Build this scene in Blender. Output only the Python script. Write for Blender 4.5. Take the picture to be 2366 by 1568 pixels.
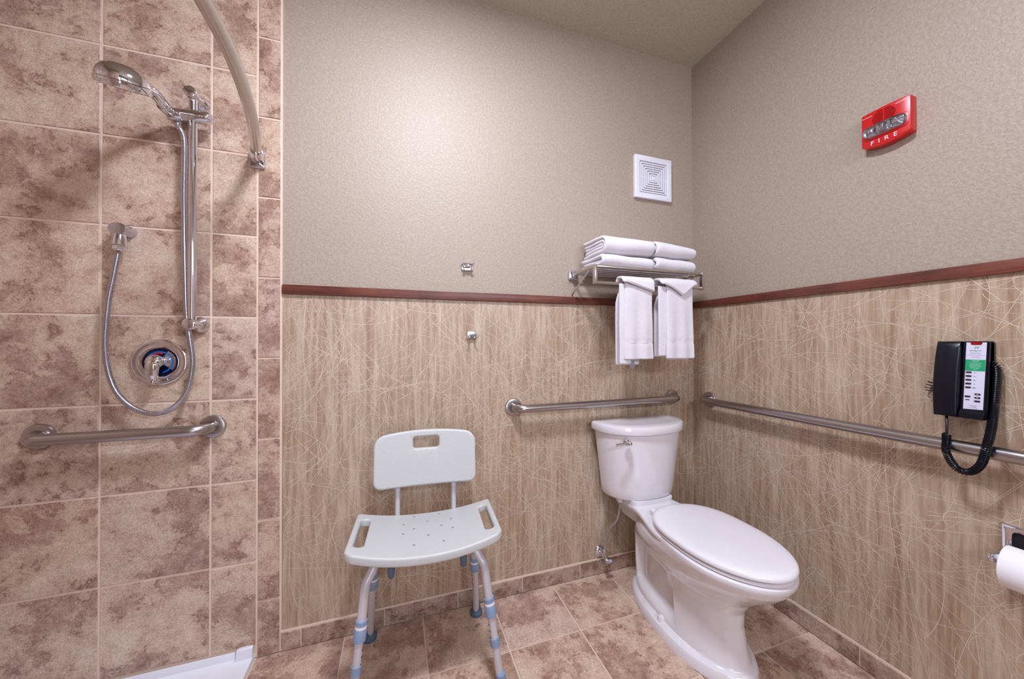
import bpy, bmesh, math, random
from mathutils import Vector, Matrix, noise as mnoise
random.seed(7)
PI = math.pi
D = bpy.data
for _o in list(D.objects): D.objects.remove(_o)
COL = bpy.context.scene.collection
SC = bpy.context.scene

# ------------------------------------------------------------------ camera
# X runs along the back wall (corner = 0, shower at negative X), the room lies at negative Y
T = 0.3048                                   # tile pitch, 12 inches
FPX, W, H = 797.3, 2366, 1568
yaw, pitch, roll = -.3196, .0068, -.0021
CAM = Vector((-5.2428, -5.0637, 3.8708)) * T
_F = Vector((-math.sin(yaw), math.cos(yaw), 0)); _R = Vector((_F.y, -_F.x, 0)); _U = Vector((0, 0, 1))
F2 = _F*math.cos(pitch) + _U*math.sin(pitch); U2 = _U*math.cos(pitch) - _F*math.sin(pitch)
R2 = _R*math.cos(roll) + U2*math.sin(roll); U3 = U2*math.cos(roll) - _R*math.sin(roll)
cd = D.cameras.new('camera'); cam = D.objects.new('camera', cd); COL.objects.link(cam)
cd.sensor_fit = 'HORIZONTAL'; cd.sensor_width = 36; cd.lens = FPX/W*36; cd.clip_start = .01
cam.matrix_world = Matrix(((R2.x, U3.x, -F2.x, CAM.x), (R2.y, U3.y, -F2.y, CAM.y), (R2.z, U3.z, -F2.z, CAM.z), (0, 0, 0, 1)))
SC.camera = cam
def on(x, y, ax, val):                       # photo pixel -> point on an axis-aligned plane
    d = F2 + R2*((x-W/2)/FPX) - U3*((y-H/2)/FPX)
    return CAM + d*((val-CAM[ax])/d[ax])
def bwp(x, y, o=0): return on(x, y, 1, -o)   # on the back wall, o metres in front of it
def rwp(x, y, o=0): return on(x, y, 0, -o)   # on the right wall
def flp(x, y, z=0): return on(x, y, 2, z)    # on a level plane

# ------------------------------------------------------------------ light
w = D.worlds.new('world'); SC.world = w; w.use_nodes = True
w.node_tree.nodes['Background'].inputs[0].default_value = (1, .95, .9, 1)
w.node_tree.nodes['Background'].inputs[1].default_value = 0.0
def area(name, loc, rot, sx, sy, power, col, shape='RECTANGLE'):
    l = D.lights.new(name, 'AREA'); l.shape = shape; l.size = sx; l.size_y = sy; l.energy = power; l.color = col
    o = D.objects.new(name, l); COL.objects.link(o); o.location = loc; o.rotation_euler = rot; return o
area('ceiling_lamp', (-1.42, -1.02, 2.725), (0, 0, 0), .30, .30, 30, (.80, .86, 1), 'DISK')
area('vanity_lamp', (-.75, -2.88, 2.05), (math.radians(80), 0, 0), 1.1, .18, 15, (.80, .86, 1))
area('fill_light', (-1.75, -2.9, 1.2), (math.radians(90), 0, math.radians(-22)), 0.9, 1.9, 11, (.80, .86, 1))  # added fill behind the camera to lift the darker walls; no doorway is built
SC.view_settings.view_transform = 'Standard'; SC.view_settings.look = 'None'
SC.view_settings.gamma = 1; SC.view_settings.use_curve_mapping = False
SC.view_settings.exposure = 0.80

# ------------------------------------------------------------------ materials
def lin(c): return tuple(((v/255)/12.92 if v/255 <= .04045 else ((v/255+.055)/1.055)**2.4) for v in c) + (1,)
class NT:
    def __init__(s, name):
        s.m = D.materials.new(name); s.m.use_nodes = True; s.t = s.m.node_tree
        s.b = s.t.nodes['Principled BSDF']
    def n(s, typ, **kw):
        n = s.t.nodes.new('ShaderNode'+typ)
        for k, v in kw.items():
            if k in n.inputs: n.inputs[k].default_value = v
            else: setattr(n, k, v)
        return n
    def l(s, a, b): s.t.links.new(a, b)
    def ramp(s, fac, stops):
        r = s.n('ValToRGB'); e = r.color_ramp.elements
        while len(e) < len(stops): e.new(.5)
        for i, (p, c) in enumerate(stops): e[i].position = p; e[i].color = c
        s.l(fac, r.inputs['Fac']); return r.outputs['Color']
    def mix(s, fac, a, b, mode='MIX'):
        m = s.n('MixRGB', blend_type=mode)
        for i, v in ((0, fac), (1, a), (2, b)):
            if hasattr(v, 'is_output'): s.l(v, m.inputs[i])
            elif i == 0: m.inputs[0].default_value = v
            else: m.inputs[i].default_value = v
        return m.outputs[0]
    def bump(s, h, strength, dist):
        b = s.n('Bump', Strength=strength, Distance=dist); s.l(h, b.inputs['Height']); s.l(b.outputs[0], s.b.inputs['Normal'])
    def noise(s, vec, scale, detail=3, rough=.5, dist=0):
        n = s.n('TexNoise', Scale=scale, Detail=detail, Roughness=rough, Distortion=dist)
        if vec is not None: s.l(vec, n.inputs['Vector'])
        return n.outputs['Fac']
def plain(name, col, rough=.5, metal=0, spec=.5, coat=0, bump=None, trans=0, emit=None, ior=1.5):
    t = NT(name); b = t.b
    b.inputs['Base Color'].default_value = lin(col); b.inputs['Roughness'].default_value = rough
    b.inputs['Metallic'].default_value = metal; b.inputs['Specular IOR Level'].default_value = spec
    b.inputs['Coat Weight'].default_value = coat; b.inputs['Transmission Weight'].default_value = trans; b.inputs['IOR'].default_value = ior
    if emit: b.inputs['Emission Color'].default_value = lin(emit[0]); b.inputs['Emission Strength'].default_value = emit[1]
    tc = t.n('TexCoord')
    if bump: t.bump(t.noise(tc.outputs['Object'], bump[0], 2), bump[1], bump[2])
    elif not trans:
        v = t.noise(tc.outputs['Object'], 14, 2)
        t.l(t.mix(.06, lin(col), t.ramp(v, [(.3, (0, 0, 0, 1)), (.7, (1, 1, 1, 1))]), 'SOFT_LIGHT'), b.inputs['Base Color'])
    return t.m
def tile_mat(name, gloss, scale=1.0, tint=(0, 0, 0)):
    t = NT(name); tc = t.n('TexCoord'); oi = t.n('ObjectInfo')
    mu = t.n('VectorMath', operation='SCALE'); mu.inputs[0].default_value = (37.3, 91.7, 53.1); t.l(oi.outputs['Random'], mu.inputs['Scale'])
    ad = t.n('VectorMath', operation='ADD'); t.l(tc.outputs['Object'], ad.inputs[0]); t.l(mu.outputs[0], ad.inputs[1])
    v = ad.outputs[0]
    big = t.noise(v, 5.2*scale, 12, .70, .15)
    med = t.noise(v, 21*scale, 9, .7, .3)
    fine = t.noise(v, 420, 3, .8)
    sp = t.noise(v, 120, 6, .8)
    def C(r, g, b): return lin((r+tint[0], g+tint[1], b+tint[2]))
    c = t.ramp(big, [(.36, C(122, 88, 76)), (.45, C(158, 127, 112)), (.52, C(190, 163, 145)), (.66, C(208, 186, 168))])
    c2 = t.ramp(med, [(.34, C(122, 86, 74)), (.48, C(182, 154, 136)), (.66, C(210, 188, 170))])
    c = t.mix(.33, c, c2)
    # dark crack-like fringes along the patch borders
    sb = t.n('Math', operation='SUBTRACT'); t.l(big, sb.inputs[0]); sb.inputs[1].default_value = .47
    ab = t.n('Math', operation='ABSOLUTE'); t.l(sb.outputs[0], ab.inputs[0])
    edge = t.ramp(ab.outputs[0], [(.0, (1, 1, 1, 1)), (.016, (0, 0, 0, 1))])
    em = t.n('Math', operation='MULTIPLY'); t.l(edge, em.inputs[0])
    t.l(t.ramp(med, [(.42, (1, 1, 1, 1)), (.56, (0, 0, 0, 1))]), em.inputs[1])
    c = t.mix(em.outputs[0], c, C(116, 80, 70))
    hue = t.ramp(oi.outputs['Random'], [(0, (.56, .52, .49, 1)), (.3, (.47, .46, .47, 1)), (.6, (.55, .51, .46, 1)), (.8, (.48, .44, .43, 1)), (1, (.52, .51, .52, 1))])
    c = t.mix(.75, c, hue, 'SOFT_LIGHT')
    c = t.mix(.34, c, t.ramp(fine, [(.38, (.12, .1, .1, 1)), (.60, (.95, .92, .9, 1))]), 'OVERLAY')
    c = t.mix(.20, c, t.ramp(sp, [(.40, (.12, .08, .08, 1)), (.56, (.88, .86, .84, 1))]), 'OVERLAY')
    t.l(c, t.b.inputs['Base Color'])
    t.b.inputs['Roughness'].default_value = gloss
    t.bump(t.mix(.5, med, fine), .25, .0012)
    return t.m
def paint_mat(name, col, rough):
    t = NT(name); tc = t.n('TexCoord'); v = tc.outputs['Object']
    n1 = t.noise(v, 105, 3, .55, .6); n2 = t.noise(v, 1.3, 2)
    c = t.mix(.10, lin(col), t.ramp(n2, [(.3, lin((160, 146, 132))), (.7, lin((190, 180, 170)))]), 'MIX')
    c = t.mix(.16, c, t.ramp(n1, [(.35, (.25, .2, .18, 1)), (.65, (.8, .8, .8, 1))]), 'OVERLAY')
    t.l(c, t.b.inputs['Base Color']); t.b.inputs['Roughness'].default_value = rough
    t.bump(t.ramp(n1, [(.38, (0, 0, 0, 1)), (.62, (1, 1, 1, 1))]), .26, .0015)
    return t.m
def paper_mat():
    t = NT('wallpaper'); tc = t.n('TexCoord'); mp = t.n('Mapping'); mp.inputs['Scale'].default_value = (1, 1, .07)
    t.l(tc.outputs['Object'], mp.inputs[0]); v = mp.outputs[0]
    a = t.noise(v, 15, 4, .6); b = t.noise(v, 75, 4, .6); f = t.noise(v, 420, 2, .6)
    c = t.ramp(a, [(.36, lin((153, 125, 103))), (.5, lin((172, 148, 126))), (.64, lin((187, 168, 147)))])
    c = t.mix(.55, c, t.ramp(b, [(.36, lin((144, 114, 92))), (.52, lin((174, 150, 128))), (.66, lin((194, 177, 156)))]))
    c = t.mix(.22, c, t.ramp(f, [(.35, (.3, .26, .22, 1)), (.65, (.72, .7, .68, 1))]), 'OVERLAY')
    t.l(c, t.b.inputs['Base Color']); t.b.inputs['Roughness'].default_value = .42
    t.bump(b, .08, .001)
    return t.m
def wood_mat(horizontal_axis):
    t = NT('rail_wood_'+horizontal_axis); tc = t.n('TexCoord'); mp = t.n('Mapping')
    mp.inputs['Scale'].default_value = (.06, 1, 1) if horizontal_axis == 'x' else (1, .06, 1)
    t.l(tc.outputs['Object'], mp.inputs[0]); v = mp.outputs[0]
    a = t.noise(v, 60, 5, .6, .5); b = t.noise(v, 300, 3, .6); k = t.noise(tc.outputs['Object'], 5, 3)
    c = t.ramp(a, [(.3, lin((70, 34, 28))), (.5, lin((102, 54, 43))), (.7, lin((130, 74, 58)))])
    c = t.mix(.4, c, t.ramp(k, [(.35, lin((64, 32, 27))), (.6, lin((122, 66, 51)))]))
    c = t.mix(.25, c, t.ramp(b, [(.35, (.15, .12, .1, 1)), (.65, (.75, .7, .7, 1))]), 'OVERLAY')
    t.l(c, t.b.inputs['Base Color']); t.b.inputs['Roughness'].default_value = .38
    return t.m
def brushed(name, col, rough, scale):
    t = NT(name); tc = t.n('TexCoord'); mp = t.n('Mapping'); mp.inputs['Scale'].default_value = scale
    t.l(tc.outputs['Object'], mp.inputs[0]); n = t.noise(mp.outputs[0], 200, 2)
    t.l(t.mix(.12, lin(col), t.ramp(n, [(.3, (.3, .3, .3, 1)), (.7, (.9, .9, .9, 1))]), 'OVERLAY'), t.b.inputs['Base Color'])
    t.b.inputs['Metallic'].default_value = 1; t.b.inputs['Roughness'].default_value = rough
    return t.m
def terry_mat():
    t = NT('terry_cloth'); tc = t.n('TexCoord'); v = tc.outputs['Object']
    n1 = t.noise(v, 420, 3, .7); n2 = t.noise(v, 60, 3, .6)
    t.l(t.mix(.3, lin((226, 220, 226)), t.ramp(n1, [(.3, (.35, .33, .36, 1)), (.62, (1, 1, 1, 1))]), 'MULTIPLY'), t.b.inputs['Base Color'])
    t.b.inputs['Roughness'].default_value = .95; t.b.inputs['Specular IOR Level'].default_value = .1
    t.b.inputs['Sheen Weight'].default_value = .35; t.b.inputs['Sheen Roughness'].default_value = .6
    t.bump(t.mix(.4, n1, n2), .8, .003)
    return t.m
def pebble_mat(name, col):
    t = NT(name); tc = t.n('TexCoord'); v = tc.outputs['Object']
    n1 = t.noise(v, 190, 2, .5); n2 = t.noise(v, 900, 2, .6)
    t.l(t.mix(.10, lin(col), t.ramp(n2, [(.35, (.4, .4, .42, 1)), (.65, (1, 1, 1, 1))]), 'OVERLAY'), t.b.inputs['Base Color'])
    t.b.inputs['Roughness'].default_value = .42
    t.bump(n1, .35, .0015)
    return t.m
M = {}
M['tile'] = tile_mat('shower_wall_tile', .38, 1.0, (0, 5, 6))
M['strip'] = tile_mat('border_tile', .38, 1.25, (-8, -5, -3))
M['ftile'] = tile_mat('floor_tile', .42, 1.0, (0, 2, 3))
M['btile'] = tile_mat('baseboard_tile', .42, 1.6, (-26, -21, -17))
M['grout'] = plain('grout', (214, 190, 172), .85, bump=(300, .4, .001))
M['wgrout'] = plain('wall_grout', (222, 198, 182), .85, bump=(300, .4, .001))
M['paint'] = paint_mat('wall_paint', (160, 143, 128), .52)
M['ceil'] = paint_mat('ceiling_paint', (184, 174, 154), .6)
M['paper'] = paper_mat()
M['line'] = plain('wallpaper_line', (206, 190, 172), .45)
M['woodx'] = wood_mat('x'); M['woody'] = wood_mat('y')
M['chrome'] = plain('chrome', (222, 222, 230), .06, 1)
M['chrome_d'] = plain('chrome_dull', (200, 200, 210), .2, 1)
M['steel'] = brushed('brushed_steel', (178, 172, 172), .27, (.05, 1, 1))
M['steely'] = brushed('brushed_steel_side', (172, 166, 168), .27, (1, .05, 1))
M['nickel'] = brushed('satin_nickel', (202, 196, 190), .25, (.05, 1, 1))
M['porcelain'] = plain('porcelain', (222, 217, 222), .08, 0, .5, .6)
M['seatp'] = plain('toilet_seat_plastic', (226, 221, 226), .22, 0, .5, .2)
M['white'] = plain('white_plastic', (224, 222, 232), .38)
M['acryl'] = plain('white_acrylic', (232, 232, 240), .2)
M['chair'] = pebble_mat('chair_plastic', (190, 190, 189))
M['alu'] = plain('satin_aluminium', (204, 200, 207), .36, .35)
M['bluegrey'] = plain('blue_grey_rubber', (128, 146, 172), .5)
M['darkblue'] = plain('dark_blue_rubber', (78, 96, 116), .55)
M['terry'] = terry_mat()
M['cloth'] = plain('woven_band', (214, 206, 210), .9, bump=(500, .3, .001))
M['tagc'] = plain('grey_tag', (140, 138, 150), .6)
M['black'] = plain('black_plastic', (12, 12, 24), .3, 0, .32)
M['blackd'] = plain('black_slot', (8, 8, 10), .6)
M['dark'] = plain('dark_void', (36, 30, 28), .8)
M['red'] = plain('red_plastic', (190, 22, 24), .3, bump=(400, .05, .0005))
M['redlamp'] = plain('red_lamp', (150, 8, 12), .15)
M['green'] = plain('green_print', (10, 146, 96), .5)
M['label'] = plain('white_label', (206, 202, 222), .45)
M['ink'] = plain('grey_ink', (128, 126, 148), .6)
M['pale'] = plain('pale_ink', (158, 214, 190), .6)
M['wink'] = plain('white_ink', (238, 226, 230), .5)
M['blue'] = plain('blue_arc', (12, 100, 190), .35)
M['redp'] = plain('red_arc', (196, 24, 28), .35)
M['navy'] = plain('navy_recess', (12, 22, 58), .25, .6)
M['paperw'] = plain('tissue_paper', (236, 232, 236), .95, bump=(220, .25, .001))
M['lens'] = plain('clear_lens', (240, 240, 245), .03, 0, .5, 0, None, 1, None, 1.45)
M['hosepl'] = plain('hose_braid', (176, 168, 172), .35, .7)

# ------------------------------------------------------------------ mesh helpers
def to_obj(name, bm, mat, parent=None, smooth=True, normals=True):
    if normals: bmesh.ops.recalc_face_normals(bm, faces=bm.faces[:])
    me = D.meshes.new(name); 
    r = parent
    while r is not None and r.parent is not None: r = r.parent
    if r is not None:
        off = Vector(r.location)
        for v in bm.verts: v.co -= off
    bm.to_mesh(me); bm.free()
    for m in (mat if isinstance(mat, (list, tuple)) else [mat]): me.materials.append(M[m])
    if smooth:
        me.polygons.foreach_set('use_smooth', [True]*len(me.polygons))
        try: me.set_sharp_from_angle(angle=math.radians(38))
        except Exception: pass
    o = D.objects.new(name, me); COL.objects.link(o)
    if parent is not None: o.parent = parent
    return o
def tag(o, label=None, cat=None, group=None, kind=None):
    if label: o['label'] = label
    if cat: o['category'] = cat
    if group: o['group'] = group
    if kind: o['kind'] = kind
    return o
def thing(name, loc, label, cat, group=None):
    o = D.objects.new(name, None); o.empty_display_size = .05; COL.objects.link(o); o.location = loc
    return tag(o, label, cat, group)
def box(bm, lo, hi, bev=0, seg=2, mat=None):
    m = bmesh.new()
    bmesh.ops.create_cube(m, size=1)
    for v in m.verts:
        v.co = Vector([lo[i] + (v.co[i]+.5)*(hi[i]-lo[i]) for i in range(3)])
    if bev: bmesh.ops.bevel(m, geom=m.edges[:], offset=bev, segments=seg, profile=.5, affect='EDGES')
    return merge(bm, m, mat=mat)
def merge(bm, m, mtx=None, mat=None):
    if mtx is not None: m.transform(mtx)
    mp = {v: bm.verts.new(v.co) for v in m.verts}
    for f in m.faces:
        try:
            nf = bm.faces.new([mp[v] for v in f.verts])
            nf.material_index = f.material_index if mat is None else mat
        except ValueError: pass
    m.free(); return bm
def rings(bm, secs, closed=True, cap=True, mat=0):
    vs = [[bm.verts.new(p) for p in s] for s in secs]
    n = len(secs[0])
    for a, b in zip(vs, vs[1:]):
        for i in range(n if closed else n-1):
            j = (i+1) % n
            f = bm.faces.new((a[i], a[j], b[j], b[i])); f.material_index = mat
    if cap:
        for s in (vs[0], vs[-1]):
            f = bm.faces.new(s); f.material_index = mat
    return vs
def catmull(pts, n):
    P = [Vector(p) for p in pts]; P = [P[0]*2-P[1]] + P + [P[-1]*2-P[-2]]
    out = []
    for i in range(1, len(P)-2):
        for k in range(n):
            t = k/n; a, b, c, d = P[i-1:i+3]
            out.append(.5*((2*b) + (c-a)*t + (2*a-5*b+4*c-d)*t*t + (3*b-a-3*c+d)*t**3))
    out.append(P[-2]); return out
def frames(path):
    path = [Vector(p) for p in path]; fr = []
    t0 = (path[1]-path[0]).normalized()
    nrm = t0.orthogonal().normalized()
    for i, p in enumerate(path):
        t = (path[min(i+1, len(path)-1)] - path[max(i-1, 0)]).normalized()
        nrm = (nrm - t*nrm.dot(t)).normalized()
        fr.append((p, nrm, t.cross(nrm)))
    return fr
def tube(bm, path, r, seg=14, cap=True, mat=0, flat=1.0):
    fr = frames(path); n = len(fr); secs = []
    for i, (p, a, b) in enumerate(fr):
        rr = r(i/(n-1)) if callable(r) else r
        secs.append([p + a*math.cos(2*PI*k/seg)*rr + b*math.sin(2*PI*k/seg)*rr*flat for k in range(seg)])
    rings(bm, secs, True, cap, mat); return bm
def lathe(bm, prof, origin, axis, seg=32, mat=0, up=None):
    # prof: (radius, distance along axis)
    ax = Vector(axis).normalized(); a = (Vector(up) if up else ax.orthogonal()).normalized(); b = ax.cross(a); o = Vector(origin)
    secs = []
    for r, h in prof:
        r = max(r, 1e-5)
        secs.append([o + ax*h + (a*math.cos(2*PI*k/seg) + b*math.sin(2*PI*k/seg))*r for k in range(seg)])
    rings(bm, secs, True, True, mat); return bm
def rrect(x0, y0, x1, y1, r, n=6):
    out = []
    for cx, cy, a0 in ((x1-r, y1-r, 0), (x0+r, y1-r, 90), (x0+r, y0+r, 180), (x1-r, y0+r, 270)):
        for k in range(n+1):
            a = math.radians(a0 + 90*k/n); out.append((cx+r*math.cos(a), cy+r*math.sin(a)))
    return out
def plate(outline, holes, thick, bev, mtx=None, seg=2):
    # flat slab lying in XY, centred on z=0, optional through holes and rounded rims
    c = D.curves.new('tmp', 'CURVE'); c.dimensions = '2D'; c.fill_mode = 'BOTH'
    c.extrude = max(thick/2-bev, 0); c.bevel_depth = bev; c.bevel_resolution = seg; c.offset = -bev
    for poly in [outline]+list(holes):
        s = c.splines.new('POLY'); s.points.add(len(poly)-1); s.use_cyclic_u = True
        for p, q in zip(s.points, poly): p.co = (q[0], q[1], 0, 1)
    o = D.objects.new('tmp', c); COL.objects.link(o)
    me = D.meshes.new_from_object(o.evaluated_get(bpy.context.evaluated_depsgraph_get()))
    m = bmesh.new(); m.from_mesh(me)
    bmesh.ops.remove_doubles(m, verts=m.verts[:], dist=1e-5)
    D.objects.remove(o); D.curves.remove(c); D.meshes.remove(me)
    if mtx is not None: m.transform(mtx)
    return m
def slice_bm(m, axis, positions):
    for x in positions:
        co = [0, 0, 0]; no = [0, 0, 0]; co[axis] = x; no[axis] = 1
        bmesh.ops.bisect_plane(m, geom=m.verts[:]+m.edges[:]+m.faces[:], plane_co=co, plane_no=no, dist=1e-6)
def text_bm(s, size, shear=0, extrude=.0002):
    c = D.curves.new('txt', 'FONT'); c.body = s; c.size = size; c.align_x = 'CENTER'; c.align_y = 'CENTER'; c.shear = shear; c.extrude = extrude
    o = D.objects.new('txt', c); COL.objects.link(o)
    me = D.meshes.new_from_object(o.evaluated_get(bpy.context.evaluated_depsgraph_get()))
    m = bmesh.new(); m.from_mesh(me); D.objects.remove(o); D.curves.remove(c); D.meshes.remove(me)
    return m
def cut(m, cutters):
    # subtract closed cutter meshes from a closed mesh
    def mk(b):
        bmesh.ops.recalc_face_normals(b, faces=b.faces[:]); me = D.meshes.new('tmp'); b.to_mesh(me); b.free(); o = D.objects.new('tmp', me); COL.objects.link(o); return o
    o, c = mk(m), mk(cutters)
    md = o.modifiers.new('b', 'BOOLEAN'); md.operation = 'DIFFERENCE'; md.object = c; md.solver = 'EXACT'
    me = D.meshes.new_from_object(o.evaluated_get(bpy.context.evaluated_depsgraph_get()))
    r = bmesh.new(); r.from_mesh(me)
    for x in (o, c):
        d = x.data; D.objects.remove(x); D.meshes.remove(d)
    D.meshes.remove(me); return r
def RW(u, v, w): return Vector((-w, -u, v))        # right wall frame: u to the right, v up, w out of the wall
MRW = Matrix(((0, 0, -1, 0), (-1, 0, 0, 0), (0, 1, 0, 0), (0, 0, 0, 1)))
def BW(u, v, w): return Vector((u, -w, v))         # back wall frame
MBW = Matrix(((1, 0, 0, 0), (0, 0, -1, 0), (0, 1, 0, 0), (0, 0, 0, 1)))

# ================================================================== the room shell
CEIL = 9*T; XL = -3.02; YF = -3.0
XE = -6.6398*T                                     # where tile border ends and wallpaper begins
def wall(name, lo, hi, mat, label):
    bm = bmesh.new(); box(bm, lo, hi); return tag(to_obj(name, bm, mat, None, False), label, None, None, 'structure')
wall_back = wall('wall_back', (XL, 0, 0), (.1, .1, CEIL), 'paint', 'textured beige painted back wall above the wooden rail')
wall_right = wall('wall_right', (0, YF, 0), (.1, 0, CEIL), 'paint', 'textured beige painted side wall with the fire alarm')
wall_left = wall('wall_left', (XL-.1, YF, 0), (XL, .1, CEIL), 'paint', 'brown tiled end wall of the shower')
wall_front = wall('wall_front', (XL-.1, YF-.1, 0), (.1, YF, CEIL), 'paint', 'plain beige wall opposite the toilet')
ceiling = wall('ceiling', (XL-.1, YF-.1, CEIL), (.1, .1, CEIL+.1), 'ceil', 'textured khaki painted ceiling')
wall_partition = wall('wall_partition', (XL, -1.66, 0), (-2.07, -1.56, CEIL), 'paint', 'short partition wall closing the end of the shower')
floor = wall('floor', (XL-.1, YF-.1, -.1), (.1, .1, -.0035), 'grout', 'pale grout bed of the brown tiled floor')

# ---- tiles -----------------------------------------------------------
_tc = {}
def tile_mesh(wd, ht, th, mat, ch=.0012):
    key = (round(wd, 4), round(ht, 4), round(th, 4), mat)
    if key in _tc: return _tc[key]
    bm = bmesh.new()
    def ring(i, z): return [bm.verts.new(p) for p in ((-wd/2+i, -ht/2+i, z), (wd/2-i, -ht/2+i, z), (wd/2-i, ht/2-i, z), (-wd/2+i, ht/2-i, z))]
    a, b, c = ring(0, 0), ring(0, th-ch), ring(ch, th)
    for p, q in ((a, b), (b, c)):
        for i in range(4): bm.faces.new((p[i], p[(i+1) % 4], q[(i+1) % 4], q[i]))
    bm.faces.new(c)
    bmesh.ops.recalc_face_normals(bm, faces=bm.faces[:])
    me = D.meshes.new('tile'); bm.to_mesh(me); bm.free(); me.materials.append(M[mat]); _tc[key] = me; return me
def put_tile(parent, me, loc, mtx):
    o = D.objects.new('tile', me); COL.objects.link(o); o.parent = parent
    o.matrix_local = Matrix.Translation(loc) @ mtx.to_4x4(); return o
RB = Matrix(((1, 0, 0), (0, 0, -1), (0, 1, 0)))      # tile facing -Y
RR = Matrix(((0, 0, -1), (-1, 0, 0), (0, 1, 0)))     # tile facing -X
R0 = Matrix.Identity(3)
G = .0075
# grout bed behind the shower tiles
bm = bmesh.new(); box(bm, (XL, -.005, 0), (XE+.0035, 0, CEIL)); to_obj('grout_bed', bm, 'wgrout', wall_back, False)
cols = [-10.3602*T, -9.3602*T, -8.3602*T, -7.3602*T, -6.8919*T]
cols[0] = XL
rows = [.0455] + [(4.1783+k)*T for k in range(-3, 5)] + [CEIL]
for x0, x1 in zip(cols, cols[1:]):
    for z0, z1 in zip(rows, rows[1:]):
        put_tile(wall_back, tile_mesh(x1-x0-G, z1-z0-G, .0075, 'tile'), ((x0+x1)/2, 0, (z0+z1)/2), RB)
RL = Matrix(((0, 0, 1), (1, 0, 0), (0, 1, 0)))       # tile facing +X
RF = Matrix(((-1, 0, 0), (0, 0, 1), (0, 1, 0)))      # tile facing +Y
yl = [-.009] + [-.009-T*k for k in range(1, 6)] + [-1.553]
bm = bmesh.new(); box(bm, (XL, -1.56, 0), (XL+.005, -.0085, CEIL)); to_obj('grout_bed', bm, 'wgrout', wall_left, False)
bm = bmesh.new(); box(bm, (XL+.005, -1.56, 0), (-2.1, -1.555, CEIL)); to_obj('grout_bed', bm, 'wgrout', wall_partition, False)
for z0, z1 in zip(rows, rows[1:]):
    for y0, y1 in zip(yl, yl[1:]):
        put_tile(wall_left, tile_mesh(y0-y1-G, z1-z0-G, .0075, 'tile'), (XL, (y0+y1)/2, (z0+z1)/2), RL)
    for x0, x1 in zip(cols, cols[1:]):
        put_tile(wall_partition, tile_mesh(x1-x0-G-.002, z1-z0-G, .0075, 'tile'), ((x0+x1)/2+.004, -1.56, (z0+z1)/2), RF)
srows = [0] + [(4.6754+k)*T for k in range(-4, 5)]; srows[-1] = CEIL
for z0, z1 in zip(srows, srows[1:]):
    x0, x1 = cols[-1], XE
    put_tile(wall_back, tile_mesh(x1-x0-G, z1-z0-G, .0085, 'strip'), ((x0+x1)/2, 0, (z0+z1)/2), RB)
# floor tiles
gx = [-5.9038*T + k*T for k in range(0, 6)]; gx = [-6.9038*T] + gx
xs = [-2.104] + [x for x in gx if -2.09 < x < -.01] + [-.0052]
ys = [-.0052] + [-.9198*T - k*T for k in range(0, 9)] + [YF]
for x0, x1 in zip(xs, xs[1:]):
    for y0, y1 in zip(ys, ys[1:]):
        if y1 < YF: continue
        put_tile(floor, tile_mesh(x1-x0-G, y0-y1-G, .0035, 'ftile'), ((x0+x1)/2, (y0+y1)/2, -.0035), R0)
for x0, x1 in zip([XL, -2.104-2*T, -2.104-T], [-2.104-2*T, -2.104-T, -2.104]):
    for y0, y1 in zip(ys, ys[1:]):
        y0 = min(y0, -1.66)
        if y0-y1 > .03: put_tile(floor, tile_mesh(x1-x0-G, y0-y1-G, .0035, 'ftile'), ((x0+x1)/2, (y0+y1)/2, -.0035), R0)
# tiled baseboards
BH = .0765
bb = tag(D.objects.new('baseboard_back', None), 'brown tile baseboard below the wallpaper behind the chair', None, None, 'structure'); COL.objects.link(bb)
jx = [XE+.001] + [-6.4108*T + k*T for k in range(0, 7)]; jx = [x for x in jx if x < -.02] + [-.0095]
for x0, x1 in zip(jx, jx[1:]):
    put_tile(bb, tile_mesh(x1-x0-.004, BH-.007, .009, 'btile'), ((x0+x1)/2, 0, (BH-.007)/2), RB)
bm = bmesh.new(); box(bm, (XE, -.0065, 0), (-.003, 0, BH)); to_obj('grout_bed', bm, 'wgrout', bb, False)
br = tag(D.objects.new('baseboard_right', None), 'brown tile baseboard along the side wall beside the toilet', None, None, 'structure'); COL.objects.link(br)
jy = sorted([-.7431 + k*T for k in range(-8, 3)], reverse=True); jy = [-.0095] + [y for y in jy if YF+.02 < y < -.02] + [YF]
for y0, y1 in zip(jy, jy[1:]):
    put_tile(br, tile_mesh(y0-y1-.004, BH-.007, .009, 'btile'), (0, (y0+y1)/2, (BH-.007)/2), RR)
bm = bmesh.new(); box(bm, (-.0065, YF, 0), (0, -.003, BH)); to_obj('grout_bed', bm, 'wgrout', br, False)
# chair rails
RZ0, RZ1 = 1.3665, 1.4025
bm = bmesh.new(); box(bm, (XE+.004, -.014, RZ0), (-.0002, 0, RZ1), .0018); tag(to_obj('trim_1', bm, 'woodx'), 'reddish brown wooden rail along the back wall', None, None, 'structure')
bm = bmesh.new(); box(bm, (-.014, YF, RZ0), (0, -.0142, RZ1), .0018); tag(to_obj('trim_2', bm, 'woody'), 'reddish brown wooden rail along the side wall', None, None, 'structure')
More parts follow.
